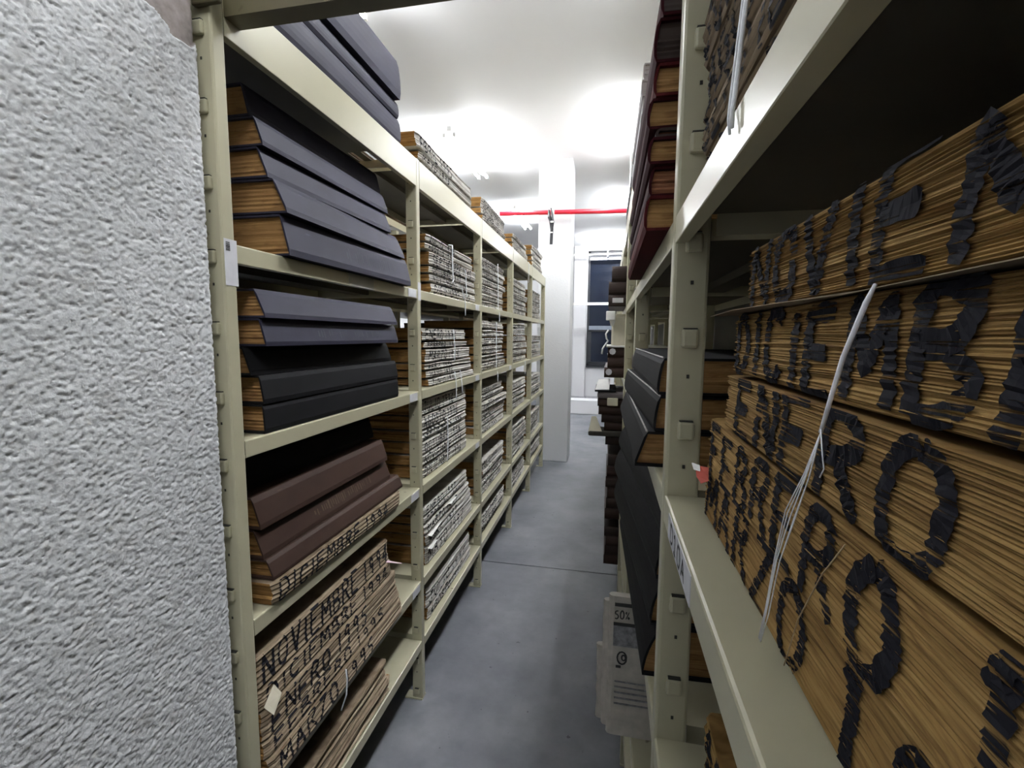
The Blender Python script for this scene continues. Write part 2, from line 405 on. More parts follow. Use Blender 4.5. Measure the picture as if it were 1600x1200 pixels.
def shelf_board(side, y0, y1, z, h, parent, depth=.42):
    xf = XL if side > 0 else XR
    s = -side
    t = .0016
    outer = [(.016, -h), (.001, -h), (.0003, -h + .001), (.0003, -.003), (.0012, -.001), (.0035, 0), (depth, 0), (depth, -.03)]
    inner = [(depth - t, -.03), (depth - t, -t), (.0045, -t), (.0003 + t, -.0050), (.0003 + t, -h + t), (.016, -h + t)]
    pr = outer + inner
    m = MB().extrude(pr, lambda q, u: (xf + s * q[0], u, z + q[1]), y0, y1)
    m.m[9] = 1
    # end lips and a stiffener rib under the plate
    m.box((min(xf + s * .05, xf + s * depth), y0, z - .028), (max(xf + s * .05, xf + s * depth), y0 + .002, z - t))
    m.box((min(xf + s * .05, xf + s * depth), y1 - .002, z - .028), (max(xf + s * .05, xf + s * depth), y1, z - t))
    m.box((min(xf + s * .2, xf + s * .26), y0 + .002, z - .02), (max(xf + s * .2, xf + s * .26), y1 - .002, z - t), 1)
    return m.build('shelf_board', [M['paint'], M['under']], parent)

def rack(side, ys, label, top=2.149):
    t = empty('steel_shelving', (0, 0, 0)); tag(t, label, 'shelving')
    ups = [upright(side, y, t, top) for y in ys]
    xb = (XL if side > 0 else XR) - side * .385
    for y in ys:
        MB().box((min(xb, xb - side * .035), y - .031, 0), (max(xb, xb - side * .035), y, top)).build('rear_upright', M['paint'], t)
    boards = {}
    for k in range(len(ys) - 1):
        for n, z in enumerate(LV if side > 0 else LVR):
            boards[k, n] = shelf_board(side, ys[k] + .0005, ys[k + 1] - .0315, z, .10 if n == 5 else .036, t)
    return t, ups, boards
YL = [.800, 1.716, 2.608, 3.500, 4.392, 5.284]
YR = [-.218, .682, 1.582, 2.482, 3.382, 4.282, 5.182, 6.082]  # last two bays are unseen, added to block light from the far end
lrack, lups, lb = rack(1, YL, 'cream steel shelving along the left of the aisle, full of bundled newspapers')
rrack, rups, rb = rack(-1, YR, 'cream steel shelving along the right of the aisle, right beside the camera')
# barcode label wrapped on the first left upright, stickers on shelf fronts
def sticker(parent, a, b_, name='shelf_label', mt='tag'):
    return MB().box(a, b_).build(name, M[mt], parent)
def slotted(parent, y0, y1, ys, z, h):
    m = MB(); s = -1; t = .0016
    outer = [(.016, -h), (.001, -h), (.0003, -h + .001), (.0003, -.003), (.0012, -.001), (.0035, 0), (.42, 0), (.42, -.03)]
    inner = [(.42 - t, -.03), (.42 - t, -t), (.0045, -t), (.0003 + t, -.0050), (.0003 + t, -h + t), (.016, -h + t)]
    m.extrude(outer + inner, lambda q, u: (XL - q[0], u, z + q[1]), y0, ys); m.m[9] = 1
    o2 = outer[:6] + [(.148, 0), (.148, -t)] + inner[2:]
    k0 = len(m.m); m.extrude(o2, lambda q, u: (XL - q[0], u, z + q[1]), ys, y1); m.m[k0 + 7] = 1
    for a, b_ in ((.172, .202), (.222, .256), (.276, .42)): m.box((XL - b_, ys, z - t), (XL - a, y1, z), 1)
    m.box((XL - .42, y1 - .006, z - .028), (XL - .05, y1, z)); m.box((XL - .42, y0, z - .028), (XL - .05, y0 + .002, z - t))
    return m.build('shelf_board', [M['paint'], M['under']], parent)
bpy.data.objects.remove(lb[0, 5]); lb[0, 5] = slotted(lrack, YL[0] + .0005, YL[1] - .0315, 1.594, LV[5], .10)
bl = sticker(lups[0], (XL - .0002, .7725, 1.592), (XL + .0008, .803, 1.679), 'barcode_label')
bars = MB(); z = 1.657
for k in range(9):
    hh = R_.choice((.0008, .0013, .002)); bars.box((XL + .0008, .776, z), (XL + .0011, .786, z + hh)); z += hh + R_.choice((.0007, .0012))
bars.build('barcode', M['ink_print'], bl)
for k in range(5):
    for n in range(1, 5):
        if (k, n) in ((0, 4), (0, 3), (0, 2), (0, 1), (1, 4), (1, 2), (1, 3), (2, 3)):
            y = YL[k + 1] - .031 - (.085 if k == 0 else .105)
            z = LV[n]
            sticker(lb[k, n], (XL - .0006, y, z - .033), (XL + .0009, y + .07, z - .004))
sticker(lups[1], (XL - .0002, 1.688, 1.632), (XL + .0008, 1.7145, 1.70))
# worn grey patch on the lip of the first bay's second shelf
MB().box((XL - .0006, 1.205, LV[4] - .0355), (XL + .0006, 1.345, LV[4] - .001)).build('tape_patch', plain_mat('grey_tape', (.36, .35, .30), .6), lb[0, 4])

# overhead tie bar from the first left upright across the aisle
tb = empty('tie_bar', (0, .813, 2.082)); tag(tb, 'olive steel tie bar crossing overhead from the near left upright', 'bar')
pr = [(0, 0), (.04, 0), (.04, .003), (.003, .003), (.003, .045), (0, .045)]
MB().extrude(pr, lambda q, u: (u, q[0] - .012, q[1]), XL - .05, XR + .05).build('angle_bar', M['olive'], tb)
br = MB().box((XL - .028, -.056, -.004), (XL + .028, -.045, .060), 0, .003).build('bracket', M['olive'], tb)
MB().tube([(XL - .006, -.064, .022), (XL - .006, -.054, .022)], .010, 6).box((XL - .020, -.0575, .033), (XL + .020, -.0555, .041), 1).build('bolt', [M['olive'], M['slot_dark']], br)

# ------------------------------------------------------------------ hand lettering
G = {
 'A': [[(0, 0), (.45, 1), (.95, 0)], [(.18, .38), (.78, .38)]],
 'B': [[(0, 0), (.02, 1), (.55, 1), (.85, .82), (.55, .54), (.05, .52)], [(.5, .53), (.98, .3), (.6, .02), (0, 0)]],
 'C': [[(.92, .82), (.6, 1), (.22, .88), (.02, .5), (.2, .1), (.6, 0), (.95, .2)]],
 'D': [[(0, 0), (.02, 1), (.5, .97), (.92, .7), (.92, .3), (.5, .02), (0, 0)]],
 'E': [[(.9, 1), (.02, .98), (0, 0), (.92, .02)], [(.02, .52), (.72, .52)]],
 'F': [[(.9, 1), (.02, .98), (0, 0)], [(.02, .52), (.7, .52)]],
 'G': [[(.92, .85), (.6, 1), (.2, .88), (.02, .5), (.2, .1), (.6, 0), (.92, .15), (.92, .45), (.55, .45)]],
 'I': [[(.5, 0), (.52, 1)]],
 'J': [[(.25, 1), (.9, 1)], [(.68, 1), (.68, .25), (.42, 0), (.1, .1), (.02, .32)]],
 'L': [[(.05, 1), (0, 0), (.85, .02)]],
 'M': [[(0, 0), (.1, 1), (.48, .35), (.88, 1), (1, 0)]],
 'N': [[(0, 0), (.03, 1), (.9, .02), (.95, 1)]],
 'O': [[(.5, 1), (.15, .86), (.02, .5), (.15, .12), (.5, 0), (.85, .12), (.97, .5), (.85, .86), (.5, 1)]],
 'P': [[(0, 0), (.02, 1), (.6, 1), (.92, .78), (.6, .5), (.03, .48)]],
 'R': [[(0, 0), (.02, 1), (.6, 1), (.9, .78), (.6, .54), (.03, .52)], [(.4, .52), (.95, 0)]],
 'S': [[(.88, .85), (.5, 1), (.12, .82), (.25, .58), (.75, .42), (.9, .18), (.5, 0), (.05, .14)]],
 'T': [[(0, 1), (.98, .98)], [(.5, .98), (.48, 0)]],
 'U': [[(.02, 1), (.05, .3), (.3, .02), (.65, .02), (.9, .3), (.93, 1)]],
 'V': [[(0, 1), (.48, 0), (.95, 1)]],
 'Y': [[(0, 1), (.48, .5)], [(.95, 1), (.3, 0)]],
 'Z': [[(.02, .98), (.92, 1), (.02, .02), (.95, 0)]],
 '0': [[(.5, 1), (.15, .8), (.05, .5), (.15, .15), (.5, 0), (.82, .15), (.92, .5), (.82, .82), (.5, 1)]],
 '1': [[(.15, .75), (.5, 1), (.48, 0)]],
 '2': [[(.1, .78), (.4, 1), (.8, .85), (.8, .6), (.05, .02), (.92, .02)]],
 '3': [[(.1, .88), (.5, 1), (.85, .8), (.45, .54), (.9, .3), (.5, 0), (.05, .12)]],
 '4': [[(.6, 0), (.62, 1), (.02, .32), (.95, .34)]],
 '5': [[(.85, 1), (.2, .98), (.15, .58), (.6, .6), (.9, .33), (.55, 0), (.08, .1)]],
 '6': [[(.8, .95), (.3, .7), (.08, .3), (.45, 0), (.85, .25), (.5, .5), (.12, .35)]],
 '7': [[(.05, .98), (.92, 1), (.35, 0)]],
 '8': [[(.5, .52), (.15, .76), (.5, 1), (.85, .76), (.5, .52), (.1, .25), (.5, 0), (.9, .25), (.5, .52)]],
 '9': [[(.85, .65), (.5, .45), (.15, .7), (.5, 1), (.85, .75), (.7, .0)]],
 '.': [[(.4, .0), (.5, .06)]], '%': [[(.9, 1), (.1, 0)], [(.2, .98), (.05, .8), (.25, .65), (.35, .85), (.2, .98)], [(.75, .35), (.6, .15), (.78, .02), (.92, .18), (.75, .35)]],
}
ROUND = set('CDGJOSU0235689BPR')
def smooth_line(p):
    for _ in range(2):
        q = [p[0]]
        for a, b_ in zip(p, p[1:]):
            q += [(a[0] * .75 + b_[0] * .25, a[1] * .75 + b_[1] * .25), (a[0] * .25 + b_[0] * .75, a[1] * .25 + b_[1] * .75)]
        q.append(p[-1]); p = q
    return p
def strokes(text, x, z, h, adv, rnd, slant=.08, wf=.72):
    out = []
    for ch in text:
        if ch == ' ': x += adv * .55; continue
        k = .45 if ch in 'I1.' else (1.18 if ch == 'M' else 1.0)
        wd = adv * wf * k; dz = rnd.uniform(-.05, .05) * h; hh = h * rnd.uniform(.9, 1.06)
        for pl in G.get(ch, []):
            pl = [(px + rnd.uniform(-.04, .04), pz + rnd.uniform(-.03, .03)) for px, pz in pl]
            if ch in ROUND: pl = smooth_line(pl)
            out.append([(x + px * wd + slant * pz * hh, z + dz + pz * hh) for px, pz in pl])
        x += adv * (k * wf + (1 - wf))
    return out
def ribbons(lines, hw, fy, step, rnd, off=.0009, bounds=None):
    """flat marker strokes that follow the surface y = fy(x, z)"""
    m = MB()
    for pl in lines:
        pts = []
        for a, b_ in zip(pl, pl[1:]):
            L = math.dist(a, b_); n = max(1, int(L / step))
            pts += [(a[0] + (b_[0] - a[0]) * i / n, a[1] + (b_[1] - a[1]) * i / n) for i in range(n)]
        pts.append(pl[-1])
        if len(pts) < 2: continue
        v = []; f = []
        w0 = hw * rnd.uniform(.85, 1.15)
        nw = 2
        for i, q in enumerate(pts):
            a = pts[max(0, i - 1)]; b_ = pts[min(len(pts) - 1, i + 1)]
            dx, dz = b_[0] - a[0], b_[1] - a[1]; L = math.hypot(dx, dz) or 1
            nx, nz = -dz / L, dx / L
            ww = w0 * (1 + .22 * noise.noise(Vector((q[0] * 90, q[1] * 90, 5))))
            if i in (0, len(pts) - 1): ww *= .75
            for k in range(nw + 1):
                t = -1 + 2 * k / nw
                X, Z = q[0] + nx * ww * t, q[1] + nz * ww * t
                if bounds: X = min(max(X, bounds[0]), bounds[1]); Z = min(max(Z, bounds[2]), bounds[3])
                v.append((X, fy(X, Z) - off, Z))
        for i in range(len(pts) - 1):
            for k in range(nw):
                a = i * (nw + 1) + k; f.append((a, a + 1, a + nw + 2, a + nw + 1))
        m.add(v, f)
    return m

# ------------------------------------------------------------------ newspaper bundles
def bundle_geo(W, t, D, rnd, layers, nx, jit, lean=0.0, wav=.003, ragged=.006, zw=0.0, groove=.0026):
    """page block: local x along the shelf, y into the shelf (front at 0), z up"""
    nz = layers * 2
    lay_y = [rnd.uniform(0, jit) for _ in range(layers)]
    lay_x0 = [rnd.uniform(0, ragged) for _ in range(layers)]; lay_x1 = [rnd.uniform(0, ragged) for _ in range(layers)]
    s0 = rnd.uniform(0, 100)
    hs = [rnd.uniform(.6, 1.4) for _ in range(layers)]; tot = sum(hs)
    zs = [0.0]
    for hh in hs: zs += [zs[-1] + hh / tot * t * .5, zs[-1] + hh / tot * t]
    def rowz(j, x):
        z = zs[j]; u = z / t
        lo = wav * (.5 + .5 * noise.noise(Vector((x * 4.5 + s0, 0, 1)))); hi = wav * (.5 + .5 * noise.noise(Vector((x * 4.5 + s0, 0, 8))))
        return z + lo * (1 - u) - hi * u + (zw * math.sin(PI * u) * noise.noise(Vector((x * 7 + s0, z * 60, 3))) if zw else 0)
    def front(x, j):
        l = min(layers - 1, j // 2)
        g = groove if j % 2 == 0 else 0.0
        if j % 2 == 0 and j > 0: l = min(layers - 1, l)
        y = (lay_y[l] if j % 2 else .5 * (lay_y[l] + lay_y[max(0, l - 1)])) + g
        y += jit * .5 * noise.noise(Vector((x * 6 + s0, l * 2.3, 4))) + lean * zs[j] / t
        return y
    xs = [W * i / nx for i in range(nx + 1)]
    ny = 5
    v = []; grid = []
    for j in range(nz + 1):
        l = min(layers - 1, j // 2)
        a0 = lay_x0[l] + (.0015 if j % 2 == 0 else 0); a1 = lay_x1[l] + (.0015 if j % 2 == 0 else 0)
        row = []; ring = []
        for x in xs:
            xx = a0 + (W - a0 - a1) * x / W
            e = min(xx - a0, W - a1 - xx); rr = .007
            y = front(xx, j) + (rr * (1 - math.sqrt(max(0, 1 - ((rr - e) / rr) ** 2))) if e < rr else 0)
            row.append((xx, y, rowz(j, xx))); ring.append(row[-1])
        for k in range(1, ny + 1): ring.append((W - a1, row[-1][1] + (D - row[-1][1]) * k / ny, rowz(j, W - a1)))
        for k in range(0, ny): ring.append((a0, D - (D - row[0][1]) * k / ny, rowz(j, a0)))
        grid.append(row); v += ring
    n = nx + 1 + 2 * ny
    f = []; fm = []
    for j in range(nz):
        for i in range(n):
            a, b_ = j * n + i, j * n + (i + 1) % n
            f.append((a, b_, b_ + n, a + n)); fm.append(0 if i < nx else 1)
    f.append(tuple(reversed(range(n)))); fm.append(0); f.append(tuple(nz * n + i for i in range(n))); fm.append(0)
    def fy(x, z):
        i = min(nx - 1, max(0, int(x / W * nx))); j = 0
        while j < nz - 1 and grid[j + 1][i][2] < z: j += 1
        a, b_, c, d = grid[j][i], grid[j][i + 1], grid[j + 1][i], grid[j + 1][i + 1]
        u = min(1, max(0, (x - a[0]) / max(1e-6, b_[0] - a[0]))); w_ = min(1, max(0, (z - a[2]) / max(1e-6, c[2] - a[2])))
        return (a[1] * (1 - u) + b_[1] * u) * (1 - w_) + (c[1] * (1 - u) + d[1] * u) * w_
    return v, f, fm, fy

def place(o, side, yl, x, z, yaw=0.0, rx=0.0, ry=0.0):
    """yl: y of the end at the viewer's left; x: front face; side +1 left rack, -1 right rack"""
    o.location = (x, yl, z); o.rotation_euler = (rx, ry, (PI / 2 if side > 0 else -PI / 2) + yaw)
    return o
def bundle(side, yl, W, x, z, t, text, rnd, mats=('front_grey', 'edge_brown'), D=.36, layers=4, nx=26, jit=.004, lean=0.0, hw=.0026, adv=None, hfac=.68, x0=.02, ink='ink',
           yaw=0, ry=0, step=.006, wav=.003, ragged=.008, groove=.0026, off=.0009, zw=0.0, share=None, name='newspaper_bundle', slant=.08):
    if share is not None and share.get('m'):
        o = share['m'].copy(); C.objects.link(o); place(o, side, yl, x, z, yaw, 0, ry)
        for ch in share['m'].children:
            c = ch.copy(); C.objects.link(c); c.parent = o
        return o
    v, f, fm, fy = bundle_geo(W, t, D, rnd, layers, nx, jit, lean, wav, ragged, groove=groove, zw=zw)
    o = mesh_obj(name, v, f, [M[mats[0]], M[mats[1]]], fm, smooth=False)
    if text:
        h = t * hfac; a = adv or (W - x0 - .05) / (sum(.55 if c == ' ' else (.6 if c in 'I1.' else 1.0) for c in text))
        a = min(a, h * 1.5)
        xx = x0
        for wd in text.split():
            m = ribbons(strokes(wd, xx, t * (1 - hfac) * .5, h, a, rnd, slant), hw, fy, step, rnd, off, bounds=(.001, W - .001, .001, t - .001))
            m.build('lettering', M[ink], o)
            xx += a * (sum(.604 if c in 'I1.' else (1.13 if c == 'M' else 1.0) for c in wd) + .55)
    place(o, side, yl, x, z, yaw, 0, ry)
    if share is not None: share['m'] = o
    return o

# ------------------------------------------------------------------ bound volumes
def volume_geo(W, t, D, shear, rnd, bulge=.0, c=.0042, over=.006):
    """cover (C-shaped) and page block; shear: how far the top of the spine lies back"""
    def spine(z, off):
        u = z / t
        return shear * u - bulge * math.sin(PI * min(1, max(0, u))) + off
    n = 7
    zo = [t * k / (n - 1) for k in range(n)]
    outer = [(D, 0)] + [(spine(z, 0) + (.003 if k in (0, n - 1) else 0), z) for k, z in enumerate(zo)] + [(D + shear * .5, t)]
    zi = [c + (t - 2 * c) * k / (n - 1) for k in range(n)]
    inner = [(D + shear * .5, t - c)] + [(spine(z, c), z) for z in reversed(zi)] + [(D, c)]
    pr = outer + inner
    sag = rnd.uniform(-.002, .002)
    cov = MB()
    nseg = 6; N = len(pr)
    for k in range(nseg + 1):
        x = W * k / nseg
        for q in pr: cov.v.append((x, q[0], q[1]))
    for k in range(nseg):
        for i in range(N):
            a, b_ = k * N + i, k * N + (i + 1) % N
            cov.f.append((a, a + N, b_ + N, b_)); cov.m.append(0)
    h = N // 2
    for k, flip in ((0, False), (nseg, True)):
        for i in range(h - 1):
            q = (k * N + i, k * N + i + 1, k * N + N - 2 - i, k * N + N - 1 - i)
            cov.f.append(tuple(reversed(q)) if flip else q); cov.m.append(0)
    pg = MB()
    ins = [(D - .006, c + .0002)] + [(spine(z, c + .0006), z) for z in zi] + [(D - .006 + shear * .5, t - c - .0002)]
    wob = rnd.uniform(0, 50)
    rows = 7
    # page block built in rows so the cut ends can be uneven
    zr = [c + .0002 + (t - 2 * c - .0004) * k / (rows * 2) for k in range(rows * 2 + 1)]
    ny = 6
    for j, z in enumerate(zr):
        y0_ = spine(z, c + .0006); y1_ = D - .006 + shear * .5 * z / t
        xa = over + .003 * noise.noise(Vector((j * .9 + wob, 0, 0))) + (.001 if j % 2 else 0); xb = W - over - .003 * noise.noise(Vector((j * .9, wob, 0)))
        for k in range(ny + 1): pg.v.append((xa, y0_ + (y1_ - y0_) * k / ny, z))
        for k in range(ny + 1): pg.v.append((xb, y1_ + (y0_ - y1_) * k / ny, z))
    n2 = 2 * (ny + 1)
    for j in range(rows * 2):
        for i in range(n2):
            a, b_ = j * n2 + i, j * n2 + (i + 1) % n2
            pg.f.append((a, a + n2, b_ + n2, b_)); pg.m.append(0)
    pg.f.append(tuple(range(n2))); pg.m.append(0); pg.f.append(tuple(reversed([rows * 2 * n2 + i for i in range(n2)]))); pg.m.append(0)
    return cov, pg, spine
def volume(side, yl, W, x, z, t, shear, cover, rnd, pages='pages_tan', D=.40, bulge=.0, yaw=0, rx=0, ry=0, title=None, wear=False, over=.006):
    cov, pg, sp = volume_geo(W, t, D, shear, rnd, bulge, over=over)
    root = empty('bound_volume')
    cov.build('cover', M[cover], root)
    pg.build('page_block', M[pages], root)
    if title:
        m = MB(); xx = W * title[0]; 
        while xx < W * title[1]:
            w_ = rnd.uniform(.004, .010)
            if rnd.random() > .18:
                z0_, z1_ = t * rnd.uniform(.28, .4), t * rnd.uniform(.55, .68)
                m.add([(xx, sp(z0_, -.0006), z0_), (xx + w_ * .6, sp(z0_, -.0006), z0_), (xx + w_ * .6, sp(z1_, -.0006), z1_), (xx, sp(z1_, -.0006), z1_)], [(0, 1, 2, 3)])
            xx += w_ + .004
        m.build('spine_title', M[title[2]], root)
    if wear:
        MB().tube([(W * k / 12, sp(t, .001) , t + .0002) for k in range(13)], .0016, 5).build('worn_spine_edge', M['wear'], root)
    place(root, side, yl, x, z, yaw, rx, ry)
    return root

ORD = ['topmost', 'second from top', 'third from top', 'fourth from top', 'fifth from top', 'sixth from top', 'seventh from top', 'eighth from top']
SHELF = ['bottom', 'second-lowest', 'third-lowest', 'third-highest', 'second-highest', 'top']
LBAY = ['first', 'second', 'third', 'fourth', 'fifth']
def ordinal(i, n):
    if n == 1: return 'only one'
    return 'lowest' if i == n - 1 else ORD[i]

# ================================================================== LEFT RACK
def lab_b(k, n, i, cnt, text, look='grey'):
    where = f'{ordinal(i, cnt)} on {SHELF[n]} shelf, {LBAY[k]} left bay'
    return f'{look} newspaper bundle lettered {text}, {where}' if text and (k == 0 or k == 1 and n < 3) else f'{look} newspaper bundle, {where}'
def lab_v(k, n, i, cnt, look):
    return f'{look} bound volume, {ordinal(i, cnt)} on {SHELF[n]} shelf, {LBAY[k]} left bay'
def grp(k, n, what): return f'{what} on the {SHELF[n]} shelf of the {LBAY[k]} left bay'

rn = random.Random(21)
# ---- first bay
# top shelf: three navy volumes
L = [(-.712, .905, .645, 2.2855, .124, .010, 'thick navy'), (-.722, .905, .655, 2.231, .0540, .006, 'slim navy'), (-.716, .90, .67, 2.1495, .0810, .006, 'navy')]
for i, (x, y, W, z, t, sh, look) in enumerate(L):
    o = volume(1, y, W, x, z, t, sh, 'navy', rn, bulge=.004, yaw=rn.uniform(-.01, .01))
    tag(o, lab_v(0, 5, i, 3, look), 'book', grp(0, 5, 'navy volumes'))
# second-highest shelf: five navy volumes leaning outwards
L = [(-.776, .930, .585, 1.972, .069, .016, -.012, 0, None), (-.744, .930, .585, 1.908, .0625, .022, -.004, 0, None), (-.735, .930, .570, 1.841, .0655, .026, -.02, .000, None),
     (-.694, .935, .620, 1.765, .0745, .034, .012, .000, None), (-.692, .935, .640, 1.6735, .089, .022, -.006, 0, (.38, .85, 'title'))]
for i, (x, y, W, z, t, sh, yw, ry, ti) in enumerate(L):
    o = volume(1, y, W, x, z, t, sh, 'navy', rn, yaw=yw, ry=ry, title=ti, over=.008)
    look = ['navy', 'navy', 'navy', 'navy', 'scuffed navy'][i]
    tag(o, lab_v(0, 4, i, 5, look), 'book', grp(0, 4, 'navy volumes'))
# third-highest shelf: five navy volumes
L = [(-.701, .862, .625, 1.5345, .0600, .026, 0, None), (-.702, .862, .635, 1.4745, .0585, .016, .004, (.30, .82, 'title')), (-.732, .85, .665, 1.413, .0600, .020, .012, None),
     (-.714, .862, .65, 1.351, .0605, .010, .002, None), (-.715, .862, .65, 1.2868, .0625, .003, 0, None)]
for i, (x, y, W, z, t, sh, yw, ti) in enumerate(L):
    o = volume(1, y, W, x, z, t, sh, 'navy' if i < 2 else 'black', rn, yaw=yw, title=ti, over=.008)
    look = ['blue-black', 'blue-black titled', 'black', 'black', 'black'][i]
    tag(o, lab_v(0, 3, i, 5, look), 'book', grp(0, 3, 'dark volumes'))
# third-lowest shelf: black volume, three brown volumes, one bundle
L = [(-.790, .875, .60, 1.146, .070, .020, 'black', 'black', None), (-.735, .86, .605, 1.0705, .0705, .022, 'brown', 'plain brown', None), (-.731, .86, .62, 1.0035, .0645, .024, 'brown', 'brown titled', (.32, .80, 'title_brown')),
     (-.708, .86, .665, .9575, .0440, .018, 'brown', 'thin brown', None)]
for i, (x, y, W, z, t, sh, cv, look, ti) in enumerate(L):
    o = volume(1, y, W, x, z, t, sh, cv, rn, pages='edge_brown', title=ti, over=.008, yaw=rn.uniform(-.006, .006))
    tag(o, lab_v(0, 2, i, 5, look), 'book', grp(0, 2, 'dark volumes'))
o = bundle(1, .845, .65, -.700, .9030, .0535, 'DICIEMBRE 1994', rn, ('front_dusk', 'edge_brown'), layers=5, nx=40, hw=.0031, hfac=.88, adv=.0425, step=.004)
tag(o, lab_b(0, 2, 4, 5, 'DICIEMBRE 1994'), 'newspapers', 'newspaper bundles in the left rack')
# second-lowest shelf
L = [(-.722, .795, .64, .726, .075, 'NOVIEMBRE 1994', 'dim'), (-.714, .80, .645, .677, .0480, 'DICIEMBRE 1994', 'grey-brown'), (-.706, .80, .665, .6135, .0625, 'ENERO 1995', 'grey-brown'),
     (-.700, .80, .675, .572, .0405, 'FEBRERO 1995', 'grey-brown'), (-.692, .805, .675, .5157, .0555, 'MARZO 1995', 'grey-brown')]
for i, (x, y, W, z, t, tx, look) in enumerate(L):
    y = max(y, .802)
    o = bundle(1, y, W, x, z, t, tx, rn, ('front_dusk', 'edge_brown'), layers=6, nx=44, hw=.0036, hfac=.86, adv=.047, step=.004, x0=.03, lean=.004)
    tag(o, lab_b(0, 1, i, 5, tx, look), 'newspapers', 'newspaper bundles in the left rack')
o = mesh_obj('paper_slip', [(-.735, 1.414, .7252), (-.676, 1.424, .7215), (-.678, 1.440, .715), (-.735, 1.430, .7252), (-.735, 1.414, .7259), (-.676, 1.424, .7223), (-.678, 1.440, .7158), (-.735, 1.430, .7259)],
             [(0, 3, 2, 1), (4, 5, 6, 7), (0, 1, 5, 4), (1, 2, 6, 5), (2, 3, 7, 6), (3, 0, 4, 7)], M['pink_paper'])
tag(o, 'pink paper slip sticking out between the NOVIEMBRE and DICIEMBRE bundles, first left bay', 'paper slip')
# bottom shelf
L = [(-.722, .87, .54, .326, .055, 'ragged brown'), (-.716, .86, .565, .2600, .066, 'brown')]
for i, (x, y, W, z, t, look) in enumerate(L):
    o = bundle(1, y, W, x, z, t, None, rn, ('front_dusk', 'edge_brown'), layers=9, nx=40, jit=.010, ragged=.018, wav=.006)
    tag(o, lab_b(0, 0, i, 2, None, look), 'newspapers', 'newspaper bundles in the left rack')

# ---- second bay: measured stacks, [z0, thickness, y start, y end, text]
MO = ['ENERO', 'FEBRERO', 'MARZO', 'ABRIL', 'MAYO', 'JUNIO', 'JULIO', 'AGOSTO', 'SEPTIEMBRE', 'OCTUBRE', 'NOVIEMBRE', 'DICIEMBRE']
S = {
 5: [(2.2075, .058, 1.725, 2.45, 'ABRIL 1995'), (2.172, .0345, 1.755, 2.46, 'MAYO 1995'), (2.1495, .0215, 1.775, 2.475, 'JUNIO 1995')],
 4: [(1.8775, .034, 1.818, 2.49, 'JULIO 1995'), (1.848, .0285, 1.818, 2.51, 'AGOSTO 1995'), (1.7895, .055, 1.850, 2.525, 'SEPTIEMBRE 1995'), (1.7575, .031, 1.85, 2.535, 'OCTUBRE 1995'), (1.7225, .033, 1.855, 2.54, 'NOVIEMBRE 1995'), (1.6732, .046, 1.87, 2.54, 'DICIEMBRE 1995')],
 3: [(1.477, .055, 1.78, 2.37, 'ENERO 1996'), (1.446, .0285, 1.80, 2.40, 'FEBRERO 1996'), (1.386, .058, 1.81, 2.44, 'MARZO 1996'), (1.354, .031, 1.81, 2.47, 'ABRIL 1996'), (1.320, .033, 1.82, 2.485, 'MAYO 1996'), (1.2862, .033, 1.83, 2.50, 'JUNIO 1996')],
 2: [(1.171, .066, 1.765, 2.39, 'JULIO 1996'), (1.108, .061, 1.765, 2.39, 'AGOSTO 1996'), (1.061, .0455, 1.763, 2.39, 'SEPTIEMBRE 1996'), (1.009, .0505, 1.765, 2.39, 'OCTUBRE 1996'), (.960, .0475, 1.767, 2.395, 'NOVIEMBRE 1996'), (.9030, .0555, 1.775, 2.40, 'DICIEMBRE 1996')],
 1: [(.737, .038, 1.785, 2.405, 'ENERO 1997'), (.700, .0355, 1.785, 2.405, 'FEBRERO 1997'), (.655, .0435, 1.788, 2.435, 'MARZO 1997'), (.601, .0520, 1.797, 2.46, 'ABRIL 1997'), (.5157, .0835, 1.797, 2.485, 'MAYO 1997')],
 0: [(.386, .028, 1.80, 2.43, None), (.318, .0655, 1.80, 2.445, 'JULIO 1997'), (.2600, .0560, 1.815, 2.45, 'AGOSTO 1997')],
}
for n, st in S.items():
    for i, (z, t, ya, yb, tx) in enumerate(st):
        xf = {5: -.722, 4: -.722, 3: -.724, 2: -.733, 1: -.730, 0: -.728}[n] - rn.uniform(0, .006)
        big = tx in ('MAYO 1997', 'JULIO 1997')
        o = bundle(1, ya, yb - ya, xf, z, t, tx, rn, layers=max(3, int(t / .011)), nx=30, D=.13 if n == 5 else .36, hw=.0031 if t > .04 else .0024, hfac=.76, x0=.03, jit=.007, wav=.007,
                   adv=(.060 if big else min(.044, (yb - ya - .08) / (len(tx) if tx else 1))), yaw=rn.uniform(-.008, .008))
        tag(o, lab_b(1, n, i, len(st), tx, 'pale' if n > 2 else 'grey'), 'newspapers', 'newspaper bundles in the left rack')

